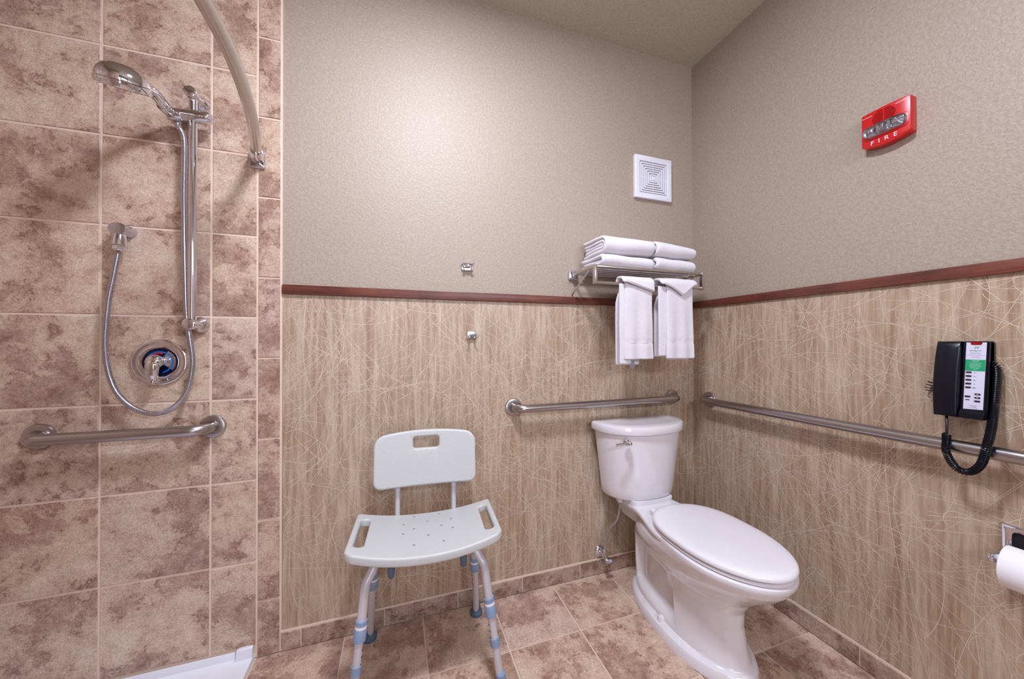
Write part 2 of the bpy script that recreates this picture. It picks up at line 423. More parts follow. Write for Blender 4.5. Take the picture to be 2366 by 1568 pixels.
# wallpaper: streaky panel with its printed scribble lines
def paper(name, parent, L, mtx, seed):
    rnd = random.Random(seed); bm = bmesh.new()
    z0, z1 = BH+.001, RZ0+.004
    pts = [(0, z0), (L, z0), (L, z1), (0, z1)]
    box(bm, (0, z0, 0), (L, z1, .0022))
    n = int(L*(z1-z0)*400)
    for k in range(n):
        x, z = rnd.uniform(-.1, L+.1), rnd.uniform(z0-.1, z1+.1)
        a = rnd.uniform(0, 2*PI); ln = rnd.choice((.14, .25, .4, .6))*rnd.uniform(.7, 1.3)
        kind = rnd.random(); st = .009; m = int(ln/st)
        c0 = rnd.gauss(0, 2.4); c1 = rnd.gauss(0, 3.0)
        if kind < .16: c0 = rnd.choice((-1, 1))*rnd.uniform(9, 30); c1 = c0*rnd.uniform(.1, .6)
        wd = rnd.uniform(.00042, .0008); hook = rnd.random() < .35; prev = None; dz = .0023+rnd.random()*.0004
        for i in range(m+1):
            q = i/max(m, 1); cur = c0*(1-q)+c1*q
            if hook and q > .8: cur += 34*(1 if c0 > 0 else -1)
            nx, nz = -math.sin(a), math.cos(a)
            p = (x+nx*wd, z+nz*wd); r = (x-nx*wd, z-nz*wd)
            ok = .001 < p[0] < L-.001 and .001 < r[0] < L-.001 and z0 < min(p[1], r[1]) and max(p[1], r[1]) < z1-.004
            now = (bm.verts.new((p[0], p[1], dz)), bm.verts.new((r[0], r[1], dz))) if ok else None
            if prev and now:
                f = bm.faces.new((prev[1], now[1], now[0], prev[0])); f.material_index = 1
            prev = now
            x += math.cos(a)*st; z += math.sin(a)*st; a += cur*st
    bm.transform(mtx)
    o = to_obj(name, bm, ['paper', 'line'], parent, False, False)
    return o
paper('wallpaper_panel', wall_back, -XE-.0045, Matrix.Translation((XE+.004, 0, 0)) @ MBW, 3)
paper('wallpaper_panel', wall_right, -YF, MRW, 11)

# ================================================================== shower tray
tr = thing('shower_tray', (-2.56, -.5, 0), 'white acrylic shower tray below the brown tiles', 'shower tray')
bm = bmesh.new()
def traysec(i, z, r): return [(p[0], p[1], z) for p in rrect(XL+.009+i, -1.551+i, -2.1065-i*1.15, -.001-i*1.05, r, 6)]
rings(bm, [traysec(0, -.003, .004), traysec(0, .012, .004), traysec(.0015, .015, .006), traysec(.012, .016, .02), traysec(.03, .0125, .04), traysec(.12, .006, .06), traysec(.3, .002, .06)])
to_obj('basin', bm, 'acryl', tr)
bm = bmesh.new(); box(bm, (XL+.009, -.014, .0), (-2.165, -.0078, .0415), .002); to_obj('wall_flange', bm, 'acryl', tr)
bm = bmesh.new()
m = plate([(-2.166, .0), (-2.108, .0), (-2.108, .052), (-2.112, .0545), (-2.152, .0545), (-2.158, .052)], [], .016, .0035, MBW); m.transform(Matrix.Translation((0, -.0165, 0))); merge(bm, m)
to_obj('corner_block', bm, 'acryl', tr)

# ================================================================== grab bars
def grab_bar(name, p0, p1, out, mat, label, r=.0185, off=.062, fr=.0405):
    p0, p1, out = Vector(p0), Vector(p1), Vector(out); ax = (p1-p0).normalized()
    t = thing(name, p0, label, 'grab bar', 'steel grab bars on the walls')
    R_ = .045; path = [p0+out*.004, p0+out*(off-R_)]
    for k in range(1, 9):
        a = k/8*PI/2; path.append(p0 + out*(off-R_+R_*math.sin(a)) + ax*(R_-R_*math.cos(a)))
    for k in range(1, 24): path.append(p0 + ax*(R_ + ((p1-p0).length-2*R_)*k/24) + out*off)
    for k in range(8, -1, -1):
        a = k/8*PI/2; path.append(p1 + out*(off-R_+R_*math.sin(a)) - ax*(R_-R_*math.cos(a)))
    path.append(p1+out*.004)
    bm = bmesh.new(); tube(bm, path, r, 20); to_obj('bar', bm, mat, t)
    for p in (p0, p1):
        bm = bmesh.new(); lathe(bm, [(fr, 0), (fr, .006), (fr-.002, .0095), (fr-.008, .0115), (r+.003, .012), (r+.001, .0105)], p, out, 36); to_obj('flange', bm, mat, t)
    return t
Y0 = -.008
grab_bar('grab_bar', (-2.692, Y0, .879), (-2.235, Y0, .876), (0, -1, 0), 'steel', 'short brushed steel grab bar on the shower tiles')
grab_bar('grab_bar', (-1.083, -.0028, .874), (-.158, -.0028, .874), (0, -1, 0), 'steel', 'brushed steel grab bar on the wallpaper above the toilet tank')
grab_bar('grab_bar', (-.0028, -.110, .868), (-.0028, -1.177, .877), (-1, 0, 0), 'steely', 'long brushed steel grab bar below the black telephone')

# ================================================================== curtain rod
t = thing('shower_curtain_rod', (-2.101, Y0, 1.87), 'curved satin nickel shower curtain rod mounted on the border tiles', 'curtain rod')
pts = [(-2.099, -.012, 1.872), (-2.083, -.075, 1.8795), (-2.042, -.225, 1.883), (-2.008, -.385, 1.884), (-1.986, -.535, 1.884), (-1.979, -.66, 1.884), (-1.98, -.86, 1.884), (-2.0, -1.08, 1.884), (-2.05, -1.34, 1.884), (-2.099, -1.545, 1.876)]
bm = bmesh.new(); tube(bm, catmull(pts, 8), .0165, 18); to_obj('rod', bm, 'nickel', t)
bm = bmesh.new()
m = plate(rrect(-.026, -.034, .026, .030, .008), [], .012, .003, MBW); m.transform(Matrix.Translation((-2.1, Y0-.006, 1.869))); merge(bm, m)
to_obj('flange', bm, 'chrome', t)
bm = bmesh.new(); m = plate(rrect(-.026, -.034, .026, .030, .008), [], .012, .003, MBW); m.transform(Matrix.Translation((-2.095, -1.5465, 1.874))); merge(bm, m); to_obj('flange', bm, 'chrome', t)
bm = bmesh.new()
dirv = Vector((.25, -1, .12)).normalized()
lathe(bm, [(.0215, 0), (.0225, .02), (.0225, .05), (.0195, .056), (.0195, .058)], (-2.1, -.012, 1.871), dirv, 24)
to_obj('socket', bm, 'chrome', t)

# ================================================================== slide bar, hand shower, outlet, valve
XB, YB = -2.2735, -.062
t = thing('shower_slide_bar', (XB, Y0, 1.22), 'vertical chrome slide bar holding the hand shower', 'slide bar')
bm = bmesh.new(); tube(bm, [(XB, YB, 1.243), (XB, YB, 1.6), (XB, YB, 2.045)], .0118, 22); to_obj('bar', bm, 'chrome', t)
for z in (1.243, 2.038):
    bm = bmesh.new()
    lathe(bm, [(.028, 0), (.029, .006), (.026, .014), (.019, .022), (.0145, .03), (.0145, .05), (.0185, .054), (.0195, .068), (.0185, .078), (.015, .08)], (XB, Y0, z), (0, -1, 0), 28)
    to_obj('wall_bracket', bm, 'chrome', t)
bm = bmesh.new()
lathe(bm, [(.016, 0), (.0195, .004), (.0205, .012), (.0205, .078), (.0198, .08), (.0205, .082), (.0205, .11), (.0175, .122), (.008, .124)], (-2.222, YB, 1.968), (-1, 0, -.06), 26)
to_obj('slider', bm, 'chrome', t)
bm = bmesh.new()
lathe(bm, [(.0115, 0), (.0165, .006), (.0185, .045), (.0175, .047), (.013, .047)], (-2.331, YB+.006, 1.958), (-.12, -1, .18), 22)
to_obj('holder', bm, 'chrome', t)

hs = thing('hand_shower', (-2.331, YB, 1.95), 'chrome hand shower with round head and ribbed metal hose', 'hand shower')
nrm = Vector((-.148, .441, -.885)).normalized(); hc = Vector((-2.343, -.262, 1.928))
a1 = Vector((0, -1, 0)); a1 = (a1 - nrm*a1.dot(nrm)).normalized(); a2 = nrm.cross(a1)
hp = catmull([(-2.331, YB+.03, 1.948), (-2.333, YB-.03, 1.964), (-2.338, YB-.085, 1.976), (-2.341, -.195, 1.968), hc - nrm*.016 - a1*.02], 8)
bm = bmesh.new(); tube(bm, hp, lambda q: .0118 + .0055*math.sin(q*PI*.8), 18); to_obj('handle', bm, 'chrome', hs)
bm = bmesh.new()
lathe(bm, [(.010, -.043), (.026, -.040), (.041, -.032), (.051, -.020), (.0565, -.008), (.058, -.0005), (.0575, 0)], hc, nrm, 40); hd = to_obj('shower_head', bm, 'chrome', hs)
bm = bmesh.new()
lathe(bm, [(.0578, .001), (.0592, .002), (.0600, .015), (.0585, .0185), (.055, .020), (.01, .0205)], hc, nrm, 40); to_obj('spray_ring', bm, 'chrome', hd)
bm = bmesh.new()
for ring_r, nn in ((.012, 6), (.024, 12), (.036, 18), (.047, 24)):
    for k in range(nn):
        a = 2*PI*k/nn; lathe(bm, [(.002, 0), (.0016, .0008), (.0008, .0011)], hc + nrm*.0204 + (a1*math.cos(a)+a2*math.sin(a))*ring_r, nrm, 6)
to_obj('spray_nozzles', bm, 'tagc', hd)
# ribbed hose
hz = [(-2.331, YB+.028, 1.950), (-2.318, -.052, 1.925), (-2.306, -.045, 1.88)]
hz += [tuple(bwp(x, y, .046)) for x, y in ((425, 450), (427, 600), (430.5, 720))] + [tuple(bwp(x, y, .05)) for x, y in ((437.5, 775), (445, 840), (431, 905), (396, 944), (346, 955), (292, 931), (257, 880), (243, 800), (250, 700), (262, 640), (273, 585))]
path = catmull(hz, 24)
ln = [0]
for a, b in zip(path, path[1:]): ln.append(ln[-1]+(b-a).length)
def at_len(s):
    import bisect
    i = min(max(bisect.bisect(ln, s)-1, 0), len(path)-2); q = (s-ln[i])/max(ln[i+1]-ln[i], 1e-9); return path[i].lerp(path[i+1], q)
fr = []; s = 0; pitchh = .0046
fp = []; rr = []
while s < ln[-1]:
    for ds, r in ((0, .0072), (.0012, .0086), (.0030, .0086), (.0042, .0072)):
        if s+ds < ln[-1]: fp.append(at_len(s+ds)); rr.append(r)
    s += pitchh
bm = bmesh.new(); secs = []
for (p, a, b), r in zip(frames(fp), rr): secs.append([p + a*math.cos(2*PI*k/10)*r + b*math.sin(2*PI*k/10)*r for k in range(10)])
rings(bm, secs); to_obj('hose', bm, 'chrome_d', hs)

t = thing('hose_outlet', (-2.478, Y0, 1.55), 'chrome wall outlet where the shower hose begins', 'hose outlet')
bm = bmesh.new()
def osec(y, s): return [(-2.477 + (a-0)*s, y, 1.5575 + b*s) for a, b in [(.0245*math.cos(2*PI*k/28), .0195*math.sin(2*PI*k/28)) for k in range(28)]]
rings(bm, [osec(Y0, 1.04), osec(-.03, 1.0), osec(-.055, .98), osec(-.058, .95), osec(-.0585, .9)]); to_obj('wall_cap', bm, 'chrome_d', t)
bm = bmesh.new(); oe = bwp(277, 535, .042); ob = bwp(274, 588, .049)
dv = (ob-oe).normalized()
lathe(bm, [(.012, 0), (.0155, .012), (.0195, .045), (.0195, .0495), (.016, .05)], oe, dv, 24); to_obj('elbow', bm, 'chrome', t)
bm = bmesh.new(); lathe(bm, [(.0145, .050), (.0155, .051), (.0155, .063), (.012, .066), (.009, .068)], oe, dv, 6); to_obj('hose_nut', bm, 'chrome', t)

VC = Vector((-2.3885, Y0, 1.1115))
t = thing('shower_valve', VC, 'round chrome shower mixer valve with curved lever handle', 'shower valve')
bm = bmesh.new(); lathe(bm, [(.080, 0), (.0805, .004), (.079, .008), (.074, .0105), (.068, .0095), (.060, .0075), (.056, .0085), (.0535, .0095), (.051, .0085)], VC, (0, -1, 0), 56); ep = to_obj('escutcheon', bm, 'chrome', t)
dc = VC + Vector((.006, 0, 0))
bm = bmesh.new(); lathe(bm, [(.0495, .0088), (.049, .0125), (.046, .0135), (.002, .0137)], dc, (0, -1, 0), 48); to_obj('dial', bm, 'navy', ep)
bm = bmesh.new()
m = plate([(.0455*math.cos(math.radians(a)), .0455*math.sin(math.radians(a))) for a in range(-38, 64, 6)] + [(.012*math.cos(math.radians(a)), .012*math.sin(math.radians(a))) for a in range(64, -38, -12)], [], .0012, .0002, Matrix.Translation((dc.x, Y0-.0146, dc.z)) @ MBW); merge(bm, m)
to_obj('dial_plate', bm, 'chrome_d', ep)
def arc(r0, r1, a0, a1_, y):
    A = [math.radians(a0+(a1_-a0)*k/24) for k in range(25)]
    poly = [(r1*math.cos(a), r1*math.sin(a)) for a in A] + [(r0*math.cos(a), r0*math.sin(a)) for a in reversed(A)]
    return plate(poly, [], .0008, .0001, Matrix.Translation((dc.x, y, dc.z)) @ MBW)
bm = bmesh.new(); merge(bm, arc(.0345, .0385, -75, 160, Y0-.0162)); to_obj('cold_mark', bm, 'blue', ep)
bm = bmesh.new(); merge(bm, arc(.0295, .0335, 70, 172, Y0-.0162)); to_obj('hot_mark', bm, 'redp', ep)
bm = bmesh.new(); lathe(bm, [(.0035, 0), (.0035, .0025), (.002, .003), (.001, .0022)], dc + Vector((.026, -.0152, .016)), (0, -1, 0), 12); to_obj('set_screw', bm, 'chrome', ep)
bm = bmesh.new()
lathe(bm, [(.021, .012), (.0215, .02), (.0235, .027), (.025, .035), (.0245, .042), (.020, .049), (.012, .053), (.004, .0545)], VC + Vector((.004, 0, .003)), (0, -1, 0), 32)
lp = catmull([VC+Vector((.004, -.034, .008)), VC+Vector((.003, -.045, -.010)), VC+Vector((.001, -.045, -.036)), VC+Vector((0, -.042, -.056)), VC+Vector((-.0005, -.046, -.072))], 7)
secs = []
for i, p in enumerate(lp):
    q = i/(len(lp)-1); wx = .021*(1-q)+.0095*q + .003*math.sin(q*PI); wy = .018*(1-q)+.0055*q
    if q > .93: wx *= .75; wy *= .75
    tdir = (lp[min(i+1, len(lp)-1)]-lp[max(i-1, 0)]).normalized(); ny = Vector((1, 0, 0)).cross(tdir).normalized()
    secs.append([p + Vector((1, 0, 0))*wx*math.cos(2*PI*k/18) + ny*wy*math.sin(2*PI*k/18) for k in range(18)])
rings(bm, secs); to_obj('lever', bm, 'chrome', t)

# ================================================================== robe hooks
def hook_body(name, x, z, label, style):
    t = thing(name, (x, 0, z), label, 'hook')
    y = 0 if style == 0 else -.0024
    if style == 0:
        bm = bmesh.new(); m = plate(rrect(-.027, -.018, .027, .018, .008), [], .008, .003, MBW); m.transform(Matrix.Translation((x, y-.004, z))); merge(bm, m); to_obj('base_plate', bm, 'chrome', t)
        bm = bmesh.new(); m = plate(rrect(-.022, -.004, .022, .004, .0035), [], .006, .002, MBW); m.transform(Matrix.Translation((x, y-.009, z-.014))); merge(bm, m); to_obj('lower_lip', bm, 'chrome', t)
        bm = bmesh.new(); lathe(bm, [(.007, 0), (.006, .012), (.0065, .022), (.003, .026)], (x, y-.006, z+.002), (0, -1, 0), 16); to_obj('post', bm, 'chrome', t)
        for s in (-1, 1):
            bm = bmesh.new(); tube(bm, catmull([(x+s*.004, y-.018, z-.002), (x+s*.012, y-.028, z+.000), (x+s*.019, y-.034, z+.003), (x+s*.021, y-.037, z+.008)], 5), lambda q: .0042*(1-.25*q), 12)
            lathe(bm, [(.001, -.005), (.004, -.003), (.0052, 0), (.004, .003), (.001, .005)], (x+s*.021, y-.037, z+.0085), (0, 0, 1), 12)
            to_obj('prong', bm, 'chrome', t)
    else:
        bm = bmesh.new(); box(bm, (x-.0215, y-.014, z-.0165), (x+.0215, y, z+.0175), .002); to_obj('base_plate', bm, 'chrome_d', t)
        for s in (-1, 1):
            bm = bmesh.new(); tube(bm, catmull([(x+s*.013, y-.012, z-.010), (x+s*.015, y-.028, z-.013), (x+s*.020, y-.038, z-.011), (x+s*.026, y-.045, z-.001)], 5), lambda q: .0042*(1-.3*q), 10, flat=.7); to_obj('prong', bm, 'chrome', t)
hook_body('robe_hook', -1.3005, 1.518, 'chrome robe hook on the painted wall above the wooden rail', 0)
hook_body('robe_hook', -1.2820, 1.2105, 'small square chrome hook on the wallpaper below the wooden rail', 1)

# ================================================================== vent grille
t = thing('vent_grille', (-.284, 0, 2.06), 'white square ventilation grille of concentric slots on the painted wall', 'vent')
vx0, vx1, vz0, vz1 = -.4045, -.164, 1.9475, 2.1765; vcx, vcz = (vx0+vx1)/2, (vz0+vz1)/2; hw, hh = (vx1-vx0)/2, (vz1-vz0)/2
bm = bmesh.new(); m = plate(rrect(-hw, -hh, hw, hh, .004), [rrect(-hw*.735, -hh*.735, hw*.735, hh*.735, .001, 2)], .020, .003, MBW); m.transform(Matrix.Translation((vcx, -.010, vcz))); merge(bm, m); to_obj('frame', bm, 'white', t)
bm = bmesh.new(); box(bm, (vcx-hw*.74, -.006, vcz-hh*.74), (vcx+hw*.74, -.003, vcz+hh*.74)); to_obj('backing', bm, 'dark', t, False)
lev = [.70-.103*k for k in range(6)]
for a in lev:
    bm = bmesh.new(); b = a-.062
    m = plate(rrect(-hw*a, -hh*a, hw*a, hh*a, .001, 1), [rrect(-hw*b, -hh*b, hw*b, hh*b, .0008, 1)], .010, .0006, MBW); m.transform(Matrix.Translation((vcx, -.0125, vcz))); merge(bm, m); to_obj('louver', bm, 'white', t)
bm = bmesh.new(); box(bm, (vcx-hw*.1, -.0175, vcz-hh*.1), (vcx+hw*.1, -.006, vcz+hh*.1), .001); to_obj('centre_plate', bm, 'white', t)
bm = bmesh.new()
box(bm, (vcx-hw*.74, -.0145, vcz-.0015), (vcx-hw*.09, -.006, vcz+.0015)); box(bm, (vcx+hw*.09, -.0145, vcz-.0015), (vcx+hw*.74, -.006, vcz+.0015))
box(bm, (vcx-.0015, -.0145, vcz-hh*.74), (vcx+.0015, -.006, vcz-hh*.09)); box(bm, (vcx-.0015, -.0145, vcz+hh*.09), (vcx+.0015, -.006, vcz+hh*.74)); to_obj('cross_rib', bm, 'white', t, False)

# ================================================================== towel rack and towels
RX0, RX1, RD, RZ = -.776, -.172, .222, 1.512
t = thing('towel_rack', (-.475, 0, 1.44), 'chrome hotel towel shelf with a lower hanging bar', 'towel rack')
for x in (-.768, -.18):
    bm = bmesh.new(); m = plate(rrect(-.025, -.023, .025, .023, .006), [], .014, .004, MBW); m.transform(Matrix.Translation((x, -.007, 1.5105))); merge(bm, m)
    m = plate(rrect(-.014, -.014, .014, .014, .004), [], .026, .005, MBW); m.transform(Matrix.Translation((x, -.022, 1.5105))); merge(bm, m); to_obj('wall_mount', bm, 'chrome', t)
for x in (RX0, RX1):
    bm = bmesh.new(); box(bm, (x-.005, -RD-.006, RZ-.007), (x+.005, -.02, RZ+.007), .001); to_obj('side_arm', bm, 'nickel', t)
    bm = bmesh.new(); box(bm, (x-.006, -RD-.010, 1.433), (x+.006, -RD+.010, RZ+.006), .001); to_obj('front_drop', bm, 'nickel', t)
    bm = bmesh.new(); tube(bm, [(x+.004, -RD+.05, RZ-.006), (x+.004, -.03, 1.43), (x+.004, -.004, 1.414)], .0045, 10); to_obj('brace', bm, 'chrome', t)
bm = bmesh.new(); box(bm, (RX0, -RD-.008, RZ-.005), (RX1, -RD+.006, RZ+.005), .0012); to_obj('front_rail', bm, 'nickel', t)
for d in (.035, .072, .109, .146, .183):
    bm = bmesh.new(); tube(bm, [(RX0, -d, RZ-.001), (-.5, -d, RZ-.001), (RX1, -d, RZ-.001)], .0048, 12); to_obj('shelf_rod', bm, 'chrome', t)
bm = bmesh.new(); tube(bm, [(RX0, -RD, 1.441), (-.5, -RD, 1.441), (RX1, -RD, 1.441)], .0075, 14); to_obj('hanging_bar', bm, 'nickel', t)

def jit(p, amp, sc, sd):
    q = Vector(p)*sc + Vector((sd*3.1, sd*7.7, sd))
    return Vector(p) + Vector(mnoise.noise_vector(q))*amp
def ribbon(bm, path, t, xs, seed, amp=.004, xf=None, rnd_end=True):
    """a thick cloth ribbon: path of (d, z) pairs swept along X; xf(x, i) may shift it"""
    pp = [Vector((0, -d, z)) for d, z in path]; n = len(pp); x0, x1 = xs[0], xs[-1]
    nr = []
    for i in range(n):
        tg = (pp[min(i+1, n-1)]-pp[max(i-1, 0)]).normalized(); nr.append(Vector((0, -tg.z, tg.y)))
    secs = []
    for x in xs:
        e = min(abs(x-x0), abs(x1-x)); f = 1.0
        if rnd_end and e < t: f = max(math.sqrt(max(1-(1-e/t)**2, 0)), .12)
        L = [pp[i]+nr[i]*t*f for i in range(n)]; R_ = [pp[i]-nr[i]*t*f for i in range(n)]
        c0 = [pp[0]+(pp[0]-pp[1]).normalized()*t*f*.8]; c1 = [pp[-1]+(pp[-1]-pp[-2]).normalized()*t*f*.8]
        loop = c0 + L + c1 + R_[::-1]
        out = []
        for p in loop:
            q = Vector((x, p.y, p.z))
            if xf: q += xf(x, q)
            out.append(jit(q, amp, 9, seed))
        secs.append(out)
    vs = rings(bm, secs, True, False)
    for s in (vs[0], vs[-1]):
        L = s[1:n+1]; R_ = s[n+2:][::-1]
        for i in range(n-1): bm.faces.new((L[i], L[i+1], R_[i+1], R_[i]))
        bm.faces.new((s[0], L[0], R_[0])); bm.faces.new((s[n+1], L[-1], R_[-1]))
def lins(a, b, n): return [a+(b-a)*k/n for k in range(n+1)]
def endx(a, b, t, n=16): return [a, a+t*.15, a+t*.5, a+t] + lins(a, b, n)[2:-2] + [b-t, b-t*.5, b-t*.15, b]
def upath(dback, dfront, z0, z1, n=9):
    r = (z1-z0)/2; P = [(d, z1) for d in lins(dback, dfront-r, 7)]
    for k in range(1, n): a = PI/2 - PI*k/n; P.append((dfront-r+r*math.cos(a), (z0+z1)/2+r*math.sin(a)))
    return P + [(d, z0) for d in lins(dfront-r, dback+.004, 7)]
def bath_towel(label, x0, x1, z0, h, layers, seed, d0=.035, d1=.232, droop=0, back=0):
    o = thing('folded_towel', ((x0+x1)/2, -.13, z0), label, 'towel', 'folded bath towels on the rack')
    bm = bmesh.new(); tk = h/(4*layers+1.6)
    for k in range(layers):
        za, zb = z0+tk*(1+2*k)+.0005, z0+h-tk*(1+2*k)-.0005
        if zb-za < .004: zb = za+.004
        P = upath(d0+.006*k, d1-tk-2*tk*k, za, zb)
        def xf(x, q): return Vector((0, 0, -droop*((x-x0)/(x1-x0))**2 * (q.z-z0)/h + back*(1-(-q.y-d0)/(d1-d0))*(q.z-z0)/h))
        ribbon(bm, P, tk*1.02, endx(x0+.004*k, x1-.004*k, tk), seed+k*.02, .0065, xf)
    zc_ = z0+h/2; tc_ = max(h/2-2*tk*layers, .003)
    ribbon(bm, [(d, zc_) for d in lins(d0+.012, d1-2*tk*layers-tc_-.004, 8)], tc_, endx(x0+.006, x1-.006, tc_), seed+.05, .006, xf)
    to_obj('terry_body', bm, 'terry', o)
    return o
SH = RZ+.0085
bath_towel('white bath towel, bottom of the stack nearer the hooks', -.735, -.462, SH, .052, 1, 1, droop=.002, back=.006)
bath_towel('white bath towel with rolled layers at its end, top of the stack nearer the hooks', -.725, -.458, SH+.0585, .078, 2, 2, droop=.006, back=.010)
bath_towel('white bath towel, bottom of the stack next to the corner', -.452, -.212, SH, .056, 1, 3, droop=.006)
bath_towel('white bath towel, top of the stack next to the corner', -.452, -.216, SH+.062, .074, 2, 4, droop=.022)

def hand_towel(x0, x1, xb0, xb1, zf, zb, label, seed):
    o = thing('hand_towel', ((x0+x1)/2, -RD, 1.1), label, 'towel', 'hand towels hanging on the rack bar')
    t_ = .0052; zc = 1.441; r = .0145
    path = [(RD-r-.004, z) for z in lins(zb, zc-.02, 16)] + [(RD-r, zc)]
    path += [(RD-r*math.cos(PI*k/6), zc+r*math.sin(PI*k/6)) for k in range(1, 6)] + [(RD+r, zc)]
    path += [(RD+r+.003, z) for z in lins(zc-.02, zf, 26)]
    bm = bmesh.new()
    def xf(x, q):
        q_ = (x-x0)/(x1-x0); low = max(0, (zc-q.z)/.33); fr_ = -q.y > RD
        s = Vector((0, 0, 0))
        if fr_: s.y = -.005*low*math.sin(q_*13+seed)*.9 - .004*low; s.x = .010*low**3*(q_-.5)
        else: s.x = (xb0-x0)*(1-q_)*min(low*4, 1) + (xb1-x1)*q_*min(low*4, 1); s.y = .004*math.sin(q_*9)*low
        if fr_ and abs(q.z-(zf+.074)) < .008: s.y += .0028
        return s
    ribbon(bm, path, t_, endx(x0, x1, t_, 22), seed, .002, xf); to_obj('terry_body', bm, 'terry', o)
    # folded-in side layer seen at the left edge
    bm = bmesh.new()
    side = [(RD+.0105, z) for z in lins(zc-.006, zb+.006 if zb < zf else zf+.012, 22)]
    ribbon(bm, side, .005, endx(xb0, x0+.035, .005, 6), seed+9, .002); to_obj('side_fold', bm, 'terry', o)
    bm = bmesh.new(); band = [(RD+.0208, z) for z in lins(zf+.069, zf+.081, 4)]
    def xf2(x, q): return Vector((0, -.0045*math.sin((x-x0)/(x1-x0)*13+seed) - .0025, 0))
    ribbon(bm, band, .0008, lins(x0+.001, x1-.001, 22), seed, .0005, xf2, False); to_obj('woven_band', bm, 'cloth', o)
    return o
a = hand_towel(-.634, -.488, -.659, -.534, 1.104, 1.077, 'white hand towel with a grey tag hanging from the rack bar', 5)
bm = bmesh.new(); m = plate([(-.013, .012), (.010, .012), (.014, -.006), (.006, -.018), (-.006, -.020), (-.014, -.010)], [], .0012, .0002, MBW); m.transform(Matrix.Translation((-.588, -RD-.006, 1.078))); merge(bm, m); to_obj('care_tag', bm, 'tagc', a)
b = hand_towel(-.405, -.252, -.446, -.262, 1.104, 1.112, 'white hand towel hanging from the rack bar next to the corner', 6)
bm = bmesh.new(); ribbon(bm, [(RD+.004, z) for z in lins(1.125, 1.096, 5)], .003, endx(-.39, -.262, .003, 6), 3, .002); to_obj('inner_layer', bm, 'terry', b)
def washcloth(x0, x1, ztop, front, label, seed):
    o = thing('washcloth', ((x0+x1)/2, -RD, 1.43), label, 'washcloth', 'folded washcloths draped over the hand towels')
    bm = bmesh.new(); t_ = .0062; xs_ = endx(x0, x1, t_, 20); secs = []
    for x in xs_:
        q = (x-x0)/(x1-x0); L = front(q); e = min(x-x0, x1-x); f = 1 if e > t_ else max(math.sqrt(max(1-(1-e/t_)**2, 0)), .15)
        cl = [(RD-.026, ztop-.034), (RD-.024, ztop-.016), (RD-.016, ztop-.006), (RD-.002, ztop-.0065), (RD+.014, ztop-.008), (RD+.026, ztop-.016)] + [(RD+.030+.004*k/6, ztop-.022-max(L-.022, .004)*k/6) for k in range(1, 7)]
        pp = [Vector((x, -d, z)) for d, z in cl]; n = len(pp); Lf, Rt = [], []
        for i in range(n):
            tg = (pp[min(i+1, n-1)]-pp[max(i-1, 0)]).normalized(); nn = Vector((0, -tg.z, tg.y)); Lf.append(pp[i]+nn*t_*f); Rt.append(pp[i]-nn*t_*f)
        secs.append([jit(p, .003, 12, seed) for p in Lf + [pp[-1]+(pp[-1]-pp[-2]).normalized()*t_*f] + Rt[::-1]])
    vs = rings(bm, secs, True, False); n = len(pp)
    for s in (vs[0], vs[-1]):
        L = s[:n]; R_ = s[n+1:][::-1]
        for i in range(n-1): bm.faces.new((L[i], L[i+1], R_[i+1], R_[i]))
        bm.faces.new((L[-1], s[n], R_[-1]))
    to_obj('terry_body', bm, 'terry', o); return o
washcloth(-.652, -.486, 1.476, lambda q: .020+.046*q, 'white washcloth draped over the hand towel with the grey tag', 7)
washcloth(-.448, -.240, 1.478, lambda q: .022+.054*min(q/.58, 1)**1.3 if q < .58 else .076-.058*((q-.58)/.42), 'white washcloth draped in a point over the hand towel next to the corner', 8)

# ================================================================== toilet
XC = -.457
tl = thing('toilet', (XC, -.4, 0), 'white two-piece elongated toilet with closed lid', 'toilet')
def P_(x, d, z): return Vector((XC+x, -d, z))
NS = 72
def egg(z, dr, df, hw_, dc_, er=1.0, ef=1.0, ex=1.0):
    out = []
    for k in range(NS):
        a = 2*PI*k/NS; c, s = math.cos(a), math.sin(a)
        e = ef if s > 0 else er; ln_ = (df-dc_) if s > 0 else (dc_-dr)
        out.append([hw_*math.copysign(abs(c)**ex, c), dc_+ln_*math.copysign(abs(s)**e, s), z])
    return out
def lerp_levels(levels, n):
    import bisect
    zs = [l[0] for l in levels]; out = []
    for k in range(n+1):
        z = zs[0]+(zs[-1]-zs[0])*k/n; i = min(max(bisect.bisect(zs, z)-1, 0), len(zs)-2)
        q = (z-zs[i])/(zs[i+1]-zs[i]); q = q*q*(3-2*q)*.45 + q*.55
        out.append([levels[i][j]+(levels[i+1][j]-levels[i][j])*q for j in range(len(levels[0]))])
    return out
def sstep(a, b, x): q = min(max((x-a)/(b-a), 0), 1); return q*q*(3-2*q)
bm = bmesh.new()
lv = [(.0, .095, .682, .147, .44, 1, 1, 1), (.026, .097, .681, .1465, .44, 1, 1, 1), (.036, .103, .676, .140, .44, 1, 1, 1),
      (.042, .118, .664, .120, .44, .9, 1, 1)]
sec = [egg(*l) for l in lv]
body = [(.046, .122, .660, .114, .44, .8, 1, .95), (.09, .118, .648, .108, .43, .75, 1, .93), (.16, .114, .636, .104, .42, .7, 1, .93), (.22, .116, .640, .108, .42, .7, 1, .95),
        (.27, .120, .668, .124, .44, .7, 1, 1), (.31, .13, .715, .146, .47, .75, 1, 1), (.345, .15, .757, .164, .50, .8, 1, 1), (.375, .18, .785, .176, .53, .9, 1, 1), (.40, .22, .800, .182, .56, 1, 1, 1)]
